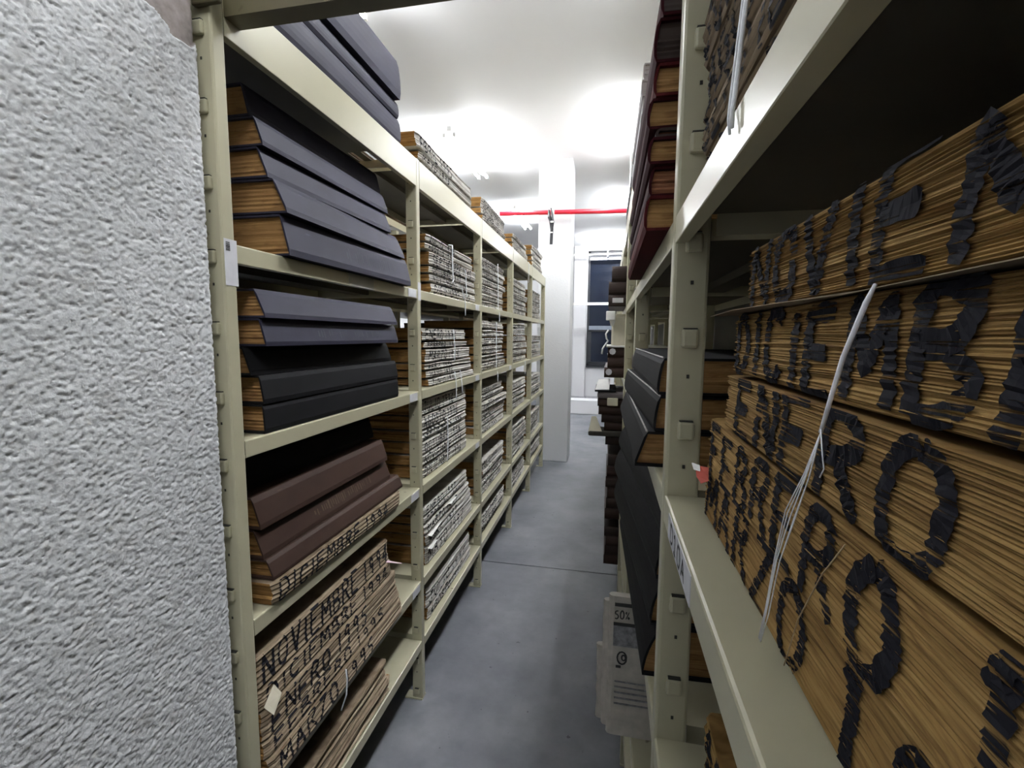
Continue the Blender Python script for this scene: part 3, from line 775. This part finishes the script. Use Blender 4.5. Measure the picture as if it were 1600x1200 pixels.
# ---- third to fifth bays: stack tops read off the picture
TOP = {(2, 5): 2.305, (2, 4): 1.967, (2, 3): 1.594, (2, 2): 1.185, (2, 1): .735, (2, 0): .395,
       (3, 5): 2.285, (3, 4): 1.957, (3, 3): 1.602, (3, 2): 1.140, (3, 1): .770, (3, 0): .405,
       (4, 5): 2.365, (4, 4): 1.952, (4, 3): 1.512, (4, 2): 1.115, (4, 1): .735, (4, 0): .425}
mi = 0
shares = {}
for k in (2, 3, 4):
    for n in (5, 4, 3, 2, 1, 0):
        z0 = LV[n] + .0005; H_ = TOP[k, n] - z0
        cnt = max(2, round(H_ / rn.uniform(.042, .056)))
        cuts = [rn.uniform(.7, 1.35) for _ in range(cnt)]; s_ = sum(cuts); cuts = [c * H_ / s_ for c in cuts]
        z = TOP[k, n]
        for i in range(cnt):
            t = cuts[i]; z -= t
            year = 1997 + (mi + 8) // 12; tx = f'{MO[(mi + 8) % 12]} {year}'; mi += 1
            W = rn.uniform(.60, .66); ya = YL[k] + rn.uniform(.065, .115)
            o = bundle(1, ya, W, -.728 - rn.uniform(0, .012), z, t - .0008, tx, rn, layers=max(2, int(t / .014)), nx=18, hw=.0030, hfac=.66, x0=.035, jit=.008, adv=.046, step=.012, yaw=rn.uniform(-.016, .016), wav=.010)
            tag(o, lab_b(k, n, i, cnt, tx, 'pale'), 'newspapers', 'newspaper bundles in the left rack')

# white twine tied round some left stacks, ends hanging over the shelf edge
def string(pts, r, label, mt='twine', group='twine on the left rack'):
    P_ = []
    for a, b_ in zip(pts, pts[1:]):
        for k in range(6): P_.append(tuple(a[i] + (b_[i] - a[i]) * k / 6 for i in range(3)))
    P_.append(pts[-1])
    P_ = [(p[0], p[1] + .0012 * noise.noise(Vector(p) * 40), p[2]) for p in P_]
    o = MB().tube(P_, r, 6).build('twine', M[mt], smooth=True)
    return tag(o, label, 'twine', group)
xf = -.7165
string([(-.735, 2.100, 1.9135), (xf, 2.10, 1.912), (xf, 2.105, 1.80), (xf + .001, 2.11, 1.755), (xf + .002, 2.095, 1.742)], .0028, 'white twine down the upper bundles on second-highest shelf, second left bay')
string([(xf - .002, 2.31, 1.83), (xf, 2.315, 1.76), (xf, 2.32, 1.69)], .0024, 'faint white twine on the lower bundles of second-highest shelf, second left bay')
string([(xf - .003, 2.25, 1.735), (xf + .001, 2.265, 1.70), (xf + .006, 2.275, 1.676), (XL + .003, 2.28, 1.65), (XL + .004, 2.275, 1.60)], .0026, 'white twine end hanging over the second-highest shelf, second left bay')
string([(xf - .003, 2.12, 1.53), (xf - .002, 2.135, 1.45), (xf, 2.13, 1.38)], .0024, 'white twine on the top bundles of third-highest shelf, second left bay')
string([(xf - .002, 2.13, 1.33), (xf + .004, 2.132, 1.289), (XL + .003, 2.13, 1.26), (XL + .004, 2.128, 1.20)], .0024, 'longer twine end hanging below third-highest shelf, second left bay')
string([(xf - .002, 2.215, 1.33), (xf + .004, 2.218, 1.289), (XL + .003, 2.22, 1.26), (XL + .004, 2.225, 1.215)], .0026, 'shorter twine end hanging below third-highest shelf, second left bay')
string([(-.727, 2.05, 1.12), (-.725, 2.05, 1.02), (-.727, 2.045, .91)], .0024, 'white twine down the bundles on third-lowest shelf, second left bay')
string([(xf - .004, 3.02, 1.965), (xf - .004, 3.03, 1.85), (xf - .003, 3.03, 1.68), (XL + .003, 3.03, 1.64), (XL + .004, 3.025, 1.59)], .0028, 'white twine hanging over second-highest shelf, third left bay')
string([(xf - .004, 2.99, 1.59), (xf - .004, 2.99, 1.40), (xf - .003, 2.99, 1.29), (XL + .003, 2.99, 1.25), (XL + .004, 2.985, 1.20)], .0028, 'white twine hanging over third-highest shelf, third left bay')
string([(XL + .003, 4.15, 2.15), (XL + .004, 4.15, 2.05), (XL + .003, 4.15, 1.97)], .0028, 'white twine hanging from the top shelf, fourth left bay')
string([(XL + .003, 4.02, 1.285), (XL + .004, 4.02, 1.25), (XL + .003, 4.02, 1.17)], .0028, 'white twine hanging below third-highest shelf, fourth left bay')
string([(-.692, 1.10, .572), (-.690, 1.10, .54), (-.6905, 1.098, .517), (XL + .003 + .02, 1.095, .50), (XL + .006, 1.095, .45)], .0022, 'pale string hanging across the MARZO 1995 bundle, first left bay')
# torn wrapper corners that stick out of the second bay's MARZO and MAYO bundles
def flap(pts, mt, label, cat='paper scrap', group='paper scraps in the left rack'):
    n = len(pts); v = list(pts) + [(p[0] + .0007, p[1], p[2] + .0006) for p in pts]
    f = [tuple(range(n)), tuple(reversed(range(n, 2 * n)))] + [(i, n + i, n + (i + 1) % n, (i + 1) % n) for i in range(n)]
    return tag(mesh_obj('paper_scrap', v, f, M[mt]), label, cat, group)
flap([(-.730, 1.800, .655), (-.716, 1.81, .648), (-.716, 1.95, .668), (-.732, 1.95, .655)], 'paper_white', 'torn white paper corner under the MARZO 1997 bundle')
flap([(-.732, 2.06, .7), (-.718, 2.07, .698), (-.718, 2.16, .706), (-.734, 2.16, .7)], 'paper_white', 'torn white paper strip over the MARZO 1997 bundle')
flap([(-.730, 1.80, .598), (-.716, 1.81, .592), (-.716, 1.88, .604), (-.731, 1.88, .6)], 'paper_white', 'torn white paper corner over the MAYO 1997 bundle')
flap([(-.714, .815, .690), (-.694, .82, .672), (-.692, .845, .705), (-.712, .845, .722)], 'cream_paper', 'cream paper corner at the near end of the first left bay')

# rear row seen through the first bays: shelving behind and its bundles
YRR = YL + [6.176, 7.068]  # last two bays added to cover bright gaps seen through the left rack
rear = empty('steel_shelving'); tag(rear, 'dim steel shelving standing behind the left rack, seen between its bundles', 'shelving')
for y in YRR:
    MB().box((-1.26, y - .031, 0), (-1.216, y, 2.1)).build('upright', M['paint'], rear)
for n, z in enumerate(LV):
    MB().box((-1.66, YRR[0], z - .036), (-1.215, YRR[-1], z)).build('shelf_board', M['paint'], rear)
proto = None
for k in range(5):
    for n in range(0, 6):
        if (k, n) not in ((1, 5), (2, 5), (2, 3), (3, 3), (1, 3), (0, 4), (4, 3)): continue
        z = LV[n] + .0005; i = 0
        top = min(LV[n] + rn.uniform(.24, .30), (LV[n + 1] if n < 5 else 9) - .036 - .072)
        items = []
        while z < top:
            t = rn.uniform(.05, .07)
            items.append((z, t)); z += t + .0008
        cnt = len(items)
        for i, (z, t) in enumerate(reversed(items)):
            y = YRR[k] + rn.uniform(.03, .12)
            if proto is None:
                proto = bundle(1, y, .70, -1.23, z, .06, None, rn, ('edge_dark', 'edge_dark'), D=.38, layers=4, nx=8)
                o = proto
            else:
                o = proto.copy(); C.objects.link(o); place(o, 1, y, -1.23 - rn.uniform(0, .02), z)
            o.scale = (1, 1, t / .06)
            tag(o, f'dim brown bundle, {ordinal(i, cnt)} on {SHELF[n]} shelf behind the {LBAY[k]} left bay', 'newspapers', 'dim bundles in the rack behind')

# ================================================================== RIGHT RACK
rr = random.Random(5)
GR = 'tan newspaper bundles right beside the camera'
L = [(.1165, .455, .62, 1.5235, .0520, 'NOVIEMBRE', .0520), (.1140, .480, .62, 1.4665, .0560, 'DICIEMBRE', .0470), (.1120, .492, .62, 1.4130, .0530, 'ENERO 1999', .0560),
     (.1130, .560, .66, 1.3510, .0610, 'FEBRERO 1999', .0500), (.1190, .600, .68, 1.2862, .0640, 'MARZO 1999', .0580)]
POS = ['topmost', 'second from top', 'middle one', 'second from bottom', 'lowest']
for i, (x, y, W, z, t, tx, adv) in enumerate(L):
    o = bundle(-1, y, W, x, z, t, tx, rr, ('front_tan', 'front_tan'), layers=34, nx=90, hw=.0050, hfac=.93, adv=adv, x0=.022 if i != 2 else .05, ink='ink_near', jit=.0022, zw=.0035, step=.0016, ragged=.010, wav=.004, D=.34, groove=.0009, off=.0012)
    tag(o, f'tan newspaper bundle boldly lettered {tx.split()[0]}, {POS[i]} in the stack beside the camera', 'newspapers', GR)
# loose wrapper edges: grey-brown sheet under NOVIEMBRE, pale torn corner on FEBRERO
flap([(.098, .50, 1.5205), (.099, .42, 1.5225), (.104, .33, 1.522), (.107, .25, 1.5205), (.107, .10, 1.5222), (.135, .10, 1.5225), (.135, .50, 1.5225)], 'front_dusk', 'brown wrapper sheet sticking out under the NOVIEMBRE bundle', group='loose sheets in the right rack')
flap([(.108, .566, 1.3505), (.104, .574, 1.348), (.103, .556, 1.341), (.105, .540, 1.338), (.112, .54, 1.341), (.116, .562, 1.3505)], 'red_paper', 'torn red and white paper corner under the FEBRERO bundle', group='loose sheets in the right rack')
flap([(.107, .566, 1.3515), (.101, .580, 1.3505), (.1015, .568, 1.346), (.106, .556, 1.3475)], 'paper_white', 'torn white wrapper corner at the end of the FEBRERO bundle', group='loose sheets in the right rack')
# twine over the near stack: flat white ribbon with a loop, splitting into strands, and a brown string
tw = MB()
tw.tube([(.1075, .2235, 1.5225), (.104, .222, 1.515), (.1015, .232, 1.492), (.1015, .240, 1.474), (.101, .247, 1.455)], [.0008, .0012, .0011, .0011, .0010], 8)
for dy, dx in ((0, 0), (.006, .0008), (-.005, .0004), (.010, .001), (-.002, .0012)):
    tw.tube([(.101, .247, 1.455), (.1005 + dx, .2585 + dy * .5, 1.43), (.1005 + dx, .275 + dy, 1.402), (.1005 + dx, .290 + dy * .6, 1.37), (.103 + dx, .309 + dy * .5, 1.325), (.106, .326 + dy * .3, 1.296)], .00032, 5)
tw.tube([(.1005, .246, 1.457), (.0985, .238, 1.448), (.099, .236, 1.440), (.1005, .243, 1.434)], .00035, 5)
tag(tw.build('twine', M['twine'], smooth=True), 'white plastic twine tied over the tan bundles beside the camera', 'twine')
tag(MB().tube([(.103, .2205, 1.411), (.1055, .245, 1.385), (.107, .272, 1.345), (.109, .286, 1.318), (.111, .297, 1.30)], .00035, 5).build('twine', M['twine_brown'], smooth=True), 'thin brown string across the FEBRERO and MARZO bundles', 'twine')
# shelf lettering D10A on the lip under the near stack
lines = []
g = {'D': [[(0, 0), (0, 1), (.6, 1), (1, .75), (1, .25), (.6, 0), (0, 0)]], '1': [[(.1, .8), (.5, 1), (.5, 0)], [(.1, 0), (.9, 0)]], '0': [[(.2, 0), (0, .3), (0, .7), (.2, 1), (.8, 1), (1, .7), (1, .3), (.8, 0), (.2, 0)]], 'A': [[(0, 0), (.5, 1), (1, 0)], [(.2, .35), (.8, .35)]], '.': [[(.4, 0), (.5, .3)]]}
xx = 0
for ch in 'D10A':
    for pl in g[ch]: lines.append([(xx + a * .018, .005 + b_ * .021) for a, b_ in pl])
    xx += .0280
lm = ribbons(lines, .0020, lambda x, z: 0.0, .004, random.Random(1), .0004)
sl = sticker(rb[0, 3], (XR - .0006, .435, LV[3] - .0345), (XR + .0012, .595, LV[3] - .004), 'shelf_label')
lo = lm.build('lettering', M['ink_print'], sl); lo.location = (XR - .0006, .570, LV[3] - .0345); lo.rotation_euler = (0, 0, -PI / 2)
# shelf above the camera side: dark old bundles flush with the shelf edge
L = [(.0985, .615, .66, 1.6740, .052), (.0960, .610, .66, 1.7275, .055), (.0990, .605, .66, 1.7840, .050), (.0950, .612, .66, 1.8355, .052), (.0980, .60, .66, 1.8890, .05)]
z = 1.6575
for i in range(5):
    t = [.046, .052, .048, .055, .05][i]
    x = [.100, .0975, .0985, .0945, .097][i]; y = [.605, .612, .60, .618, .60][i]
    o = bundle(-1, y, .66, x, z, t, MO[[9, 8, 7, 6, 5][i]], rr, ('front_dusk', 'front_tan'), layers=8, nx=50, hw=.0042, hfac=.85, adv=.050, x0=.02, ink='ink_near', jit=.004, step=.004, ragged=.012, D=.34)
    z += t + .0006
    tag(o, f'dark inked bundle, {["lowest", "second from bottom", "third from bottom", "fourth from bottom", "topmost"][i]} on the right shelf above the tan stack', 'newspapers', 'dark inked bundles above the tan stack')
tag(MB().tube([(.0905, .345, 1.95), (.0865, .350, 1.80), (.0800, .352, 1.70), (.0775, .353, 1.660), (.0765, .353, 1.6515), (.0765, .352, 1.640)], .0016, 6).tube([(.0905, .352, 1.95), (.0865, .358, 1.80), (.0800, .364, 1.70), (.0775, .366, 1.660), (.0765, .363, 1.650), (.0765, .357, 1.638)], .0010, 6).build('twine', M['twine'], smooth=True),
    'white twine hanging down over the shelf edge above the tan stack', 'twine')
# bundle one shelf below the camera
for i, (y, x, z, t, tx) in enumerate([(.600, .132, .9775, .050, 'ABRIL'), (.606, .136, .9257, .051, 'MAYO')]):
    o = bundle(-1, y, .62, x, z, t, tx, rr, ('front_tan', 'front_tan'), layers=14, nx=60, hw=.0048, hfac=.9, adv=.055, x0=.018, ink='ink_near', jit=.004, step=.003, ragged=.012, zw=.003, groove=.0012, off=.0012, D=.3)
    tag(o, ['upper', 'lower'][i] + ' tan bundle on the shelf below the boldly lettered stack, by the camera', 'newspapers', 'tan bundles on the shelf below the lettered stack')

# ---- second right bay
RB2 = 'behind the near right upright'
def rvol(near, W, x, z, t, shear, cover, label, pages='pages_tan', bulge=0, yaw=0, wear=False, group=None, D=.36, ry=0, rx=0, title=None):
    o = volume(-1, near + W, W, x, z, t, shear, cover, rr, pages, D, bulge, yaw, rx, ry, title, wear)
    return tag(o, label, 'book', group)
def spinevol(x, z, t, cover, label, group, W=.34, D=.5, y=None):
    o = volume(1, 0, W, 0, 0, t, .003, cover, rr, 'edge_brown', D, .006)
    o.location = (x, Y4 if y is None else y, z); o.rotation_euler = (0, 0, rr.uniform(-.01, .01))
    return tag(o, label, 'book', group)
g1 = 'black volumes behind the near right upright'
# yaw>0 turns the far end towards the aisle... x given at the far end
rvol(.785, .63, .0690, 1.4075, .0595, .008, 'black', 'topmost of three black volumes behind the near right upright', yaw=.014, wear=True, group=g1, bulge=.002)
rvol(.785, .63, .0480, 1.3470, .0585, .008, 'black', 'middle one of three black volumes behind the near right upright', yaw=.042, wear=True, group=g1, bulge=.002)
rvol(.790, .63, .0360, 1.2860, .0590, .020, 'black', 'lowest of three black volumes behind the near right upright', yaw=.014, wear=True, group=g1)
g2 = 'maroon volumes on the upper right shelf'
zz = 1.6575
for i, (t, x, cv, pg, nm) in enumerate([(.0500, .052, 'red', 'pages_tan', 'red-covered volume with wide tan page edges, lowest of the upper right pile'),
        (.0430, .055, 'maroon', 'pages_red', 'maroon volume with rust page edges, second from bottom of the upper right pile'),
        (.0380, .054, 'maroon', 'pages_tan', 'maroon volume with streaked page edges, third from bottom of the upper right pile'),
        (.0130, .062, 'dkbrown', 'pages_red', 'very thin dark volume mid-way up the upper right pile'),
        (.0430, .054, 'maroon', 'pages_tan', 'maroon volume, fourth from top of the upper right pile'),
        (.0450, .057, 'red', 'pages_tan', 'dull red volume, third from top of the upper right pile'),
        (.0600, .056, 'maroon', 'dkbrown', 'thick dark maroon volume, second from top of the upper right pile'),
        (.0600, .062, 'maroon', 'dkbrown', 'thick dark maroon volume on top of the upper right pile')]):
    rvol(.745 + rr.uniform(-.006, .006), .62, x - .004, zz, t, .004, cv, nm, pg, bulge=.003, yaw=rr.uniform(-.006, .004), group=g2)
    zz += t + .0008
g3 = 'black volumes on the shelf under the three worn black ones'
for i, (z, t, x, sh, yw, nm) in enumerate([(.9257, .090, .046, .030, .035, 'lowest of four bulging black volumes below the worn black trio'), (1.0165, .082, .028, .022, .080, 'second from bottom of four bulging black volumes below the worn black trio'),
        (1.0993, .078, .026, .024, .092, 'second from top of four bulging black volumes below the worn black trio'), (1.178, .066, .036, .024, .085, 'topmost of four bulging black volumes below the worn black trio')]):
    rvol(.775, .64, x, z, t, sh, 'black', nm, bulge=.006, group=g3, yaw=yw)
# folded newspapers standing on the low shelf, front page towards the camera
def folded(x0, x1, y, z0, z1, th, label, page=False):
    t = empty('folded_newspaper', (x0, y, z0)); tag(t, label, 'newspapers', 'folded newspapers standing on the low right shelf')
    Wd, Hh = x1 - x0, z1 - z0
    pr = [(0, th * .5), (.004, th * .12), (.012, 0), (Wd, 0), (Wd, th), (.012, th), (.004, th * .88)]
    m = MB(); n = 14
    N = len(pr)
    for k in range(n + 1):
        u = k / n
        for q in pr:
            m.v.append((q[0] + .0035 * noise.noise(Vector((u * 7, y * 30, 2))), q[1] + .010 * noise.noise(Vector((q[0] * 9, u * 3, y * 20))) * 0 + .004 * noise.noise(Vector((u * 5, 1, y * 30))), Hh * u))
    for k in range(n):
        for i in range(N):
            a, b_ = k * N + i, k * N + (i + 1) % N
            m.f.append((a, b_, b_ + N, a + N)); m.m.append(0)
    m.f.append(tuple(reversed(range(N)))); m.m.append(0); m.f.append(tuple(n * N + i for i in range(N))); m.m.append(0)
    m.build('folded_sheets', M['news_face'], t)
    if page:
        pt = MB()
        def rect(a, b_, c, d, mi=0): pt.box((a, -.0035, c), (b_, .002, d), mi)
        rect(.014, .062, Hh * .935, Hh * .955)                              # black headline strip
        rect(.012, .20, Hh * .655, Hh * .800, 1)                            # grey picture
        rect(.012, .20, Hh * .800, Hh * .818)
        for k in range(5): rect(.018, .17, Hh * (.395 - .040 * k), Hh * (.400 - .040 * k), 1)
        rect(.02, .032, Hh * .50, Hh * .515)
        pt.build('printed_columns', [M['ink_print'], M['photo_grey']], t)
        ls = strokes('50%', .014, Hh * .850, .021, .0125, random.Random(3), 0, .8)
        ls.append([(.034 + .011 * math.cos(a * PI / 6), Hh * .575 + .016 * math.sin(a * PI / 6)) for a in range(13)])
        ls.append([(.038 + .0045 * math.cos(a * PI / 6), Hh * .578 + .007 * math.sin(a * PI / 6)) for a in range(13)])
        ribbons(ls[:-2], .0014, lambda x, z: -.0032, .004, random.Random(2), .0012).build('headline', M['ink_print'], t)
        ribbons(ls[-2:], .0018, lambda x, z: -.0032, .004, random.Random(2), .0012).build('round_emblem', M['ink_print'], t)
folded(.0185, .34, 1.10, .5160, .878, .020, 'newspaper with 50% headline, standing folded on the low right shelf', True)
folded(.006, .34, 1.124, .5160, .850, .018, 'folded newspaper standing just behind the one with the 50% headline')
folded(-.008, .34, 1.146, .5160, .715, .018, 'shorter folded newspaper, hindmost of three on the low right shelf')

# ---- third right bay: mostly hidden; greyish volumes on the top and a few inside
for i, z in enumerate((2.150, 2.200, 2.252, 2.300)):
    rvol(1.60, .6, .078 + .004 * (i % 2), z, .048, .0, 'greycloth', f'dusty grey volume, {["lowest", "second from bottom", "third from bottom", "topmost"][i]} of four on top of the right rack', pages='greycloth', group='dusty volumes on top of the right rack')
for i, (z, t) in enumerate(((1.6577, .06), (1.2862, .07), (1.357, .065))):
    rvol(1.60, .6, .105, z, t, .0, 'dkbrown', f'dark volume deep in the third right bay, {["alone on the upper shelf", "lower on the middle shelf", "upper on the middle shelf"][i]}', group='dark volumes deep in the third right bay')
for i, z in enumerate((2.150, 2.225)):
    rvol(2.50, .6, .085, z, .072, .0, 'black', f'black volume on top of the right rack, {["under", "over"][i]} its twin', group='black volumes on top of the right rack')
# ---- fourth right bay: brown piles pushed out into the aisle
g4 = 'dark brown volumes pushed out into the aisle'
Y4 = 2.512
for i, (z, t, x, nm) in enumerate([(1.6577, .060, -.008, 'dark brown volume with white spine label, lowest of the high far right pile'), (1.7185, .066, -.008, 'dark brown volume, middle of the high pile far along the right rack'), (1.7855, .076, .006, 'dark brown volume, topmost of the high pile far along the right rack')]):
    o = spinevol(x, z, t, 'dkbrown', nm, g4)
    if i == 0: MB().box((.02, -.0075, .018), (.075, -.004, .042)).build('white_label', M['tag'], o)
for i, (z, t, x, nm) in enumerate([(1.2862, .053, -.020, 'brown volume, lowest of the middle pile far along the right rack'), (1.340, .053, -.004, 'brown volume, second of the middle pile far along the right rack'), (1.394, .050, -.004, 'brown volume under the white sheet far along the right rack')]):
    o = spinevol(x, z, t, 'brown', nm, g4)
    if i != 1: MB().tube([(.024, -.012, .030), (.024, -.006, .030)], .017, 8).build('tag', M['tag'], o)
tag(MB().box((-.012, Y4 - .012, 1.4448), (.30, Y4 + .4, 1.4545), 0, .002).build('paper_sheet', M['paper_white']), 'white sheet lying on the middle brown pile far along the right rack', 'paper')
for i, (x0, x1, y, h) in enumerate([(.018, .10, Y4 + .02, .15), (.012, .10, Y4 + .035, .165), (.022, .10, Y4 + .05, .14)]):
    tag(MB().box((x0, y, 1.455), (x1, y + .008, 1.455 + h), 0, .002).build('folder', M['cream_paper']), f'cream folder standing on the white sheet, {["front", "middle", "back"][i]} one of three', 'folder', 'cream folders standing on the white sheet')
o = MB().box((-.018, Y4 - .01, 1.585), (.03, Y4 + .012, 1.633), 0, .004)
tag(o.add([(.0, Y4 - .008, 1.585), (.03, Y4 - .008, 1.585), (.022, Y4 + .005, 1.555), (.006, Y4 + .005, 1.560)], [(0, 1, 2, 3)]).build('crumpled_wrapper', M['paper_white']), 'crumpled pale wrapper on the cream folders', 'paper')
tag(MB().tube([(-.004, Y4 - .012, 1.535), (-.016, Y4 - .014, 1.515), (-.012, Y4 - .014, 1.49), (-.004, Y4 - .013, 1.48), (-.014, Y4 - .016, 1.465), (-.03, Y4 - .016, 1.44), (-.034, Y4 - .016, 1.41)], .0045, 6).build('plastic_strip', M['paper_white'], smooth=True), 'white plastic strip curling over the edge of the white sheet', 'strip')
g5 = 'brown volumes in the low pile pushed out into the aisle'
z = .9257
for i, (t, x, cv) in enumerate([(.046, -.004, 'dkbrown'), (.042, -.012, 'brown'), (.042, -.028, 'dkbrown'), (.044, -.044, 'brown'), (.040, -.050, 'brown')]):
    spinevol(x, z, t, cv, f'brown volume, {["lowest", "second from bottom", "middle", "second from top", "topmost"][i]} in the low pile far along the right rack', g5)
    z += t + .0008
    if i == 0: z += .030
tag(MB().box((-.052, Y4 - .01, z), (.10, Y4 + .35, z + .036), 0, .012).box((.0, Y4 - .022, z - .035), (.055, Y4 - .008, z + .006), 1, .004).build('cloth_wrapped_book', [M['greycloth'], M['cream_paper']]), 'grey cloth-wrapped book on the low brown pile', 'book')
ob = empty('open_book', (-.066, Y4, z + .037)); tag(ob, 'open book with white pages lying on the cloth-wrapped book', 'book')
MB().box((0, -.012, .0), (.11, .30, .010), 0, .002).build('cover', M['black'], ob)
MB().add([(.002, -.008, .010), (.075, -.006, .014), (.078, .28, .046), (.012, .28, .040), (.002, -.008, .004), (.075, -.006, .004), (.078, .28, .004), (.012, .28, .004)],
         [(0, 1, 2, 3), (7, 6, 5, 4), (0, 4, 5, 1), (1, 5, 6, 2), (2, 6, 7, 3), (3, 7, 4, 0)]).build('page_block', M['paper_white'], ob)
pk = MB().box((-.095, Y4 - .02, .9730), (.20, Y4 + .12, 1.0010), 1, .008)
pk.add([(-.093, Y4 - .018, .997), (-.022, Y4 - .018, .997), (-.055, Y4 + .04, 1.070), (-.080, Y4 + .04, 1.070), (-.092, Y4 + .16, .997), (-.052, Y4 + .16, .997)], [(0, 1, 2, 3), (0, 3, 4), (1, 5, 2), (3, 2, 5, 4)], 0)
tag(pk.build('paper_parcel', [M['cream_paper'], M['card']]), 'beige paper parcel jutting out of the low brown pile over the floor', 'parcel')
g6 = 'dark volumes in the floor-level piles far along the right rack'
zs_ = []
for n, top in ((1, .870), (0, .47)):
    z = LV[n] + .0007; i = 0
    cnt = 6 if n else 4
    for i in range(cnt):
        t = (top - LV[n]) / cnt - .001
        spinevol(.004 + .010 * ((i * 7) % 3) / 2, z, t, 'dkbrown' if i % 2 else 'brown', f'dark brown volume, {["lowest", "second", "third", "fourth", "fifth", "sixth"][i]} up on the {"second-lowest" if n else "bottom"} shelf far along the right rack', g6)
        z += t + .001

# ------------------------------------------------------------------ world and colour
w = bpy.data.worlds.new('world'); sc.world = w; w.use_nodes = True
w.node_tree.nodes['Background'].inputs[0].default_value = (.01, .012, .02, 1); w.node_tree.nodes['Background'].inputs[1].default_value = 1
sc.view_settings.view_transform = 'Standard'; sc.view_settings.look = 'None'; sc.view_settings.gamma = 1.0
sc.view_settings.use_curve_mapping = False
sc.view_settings.exposure = 1.70
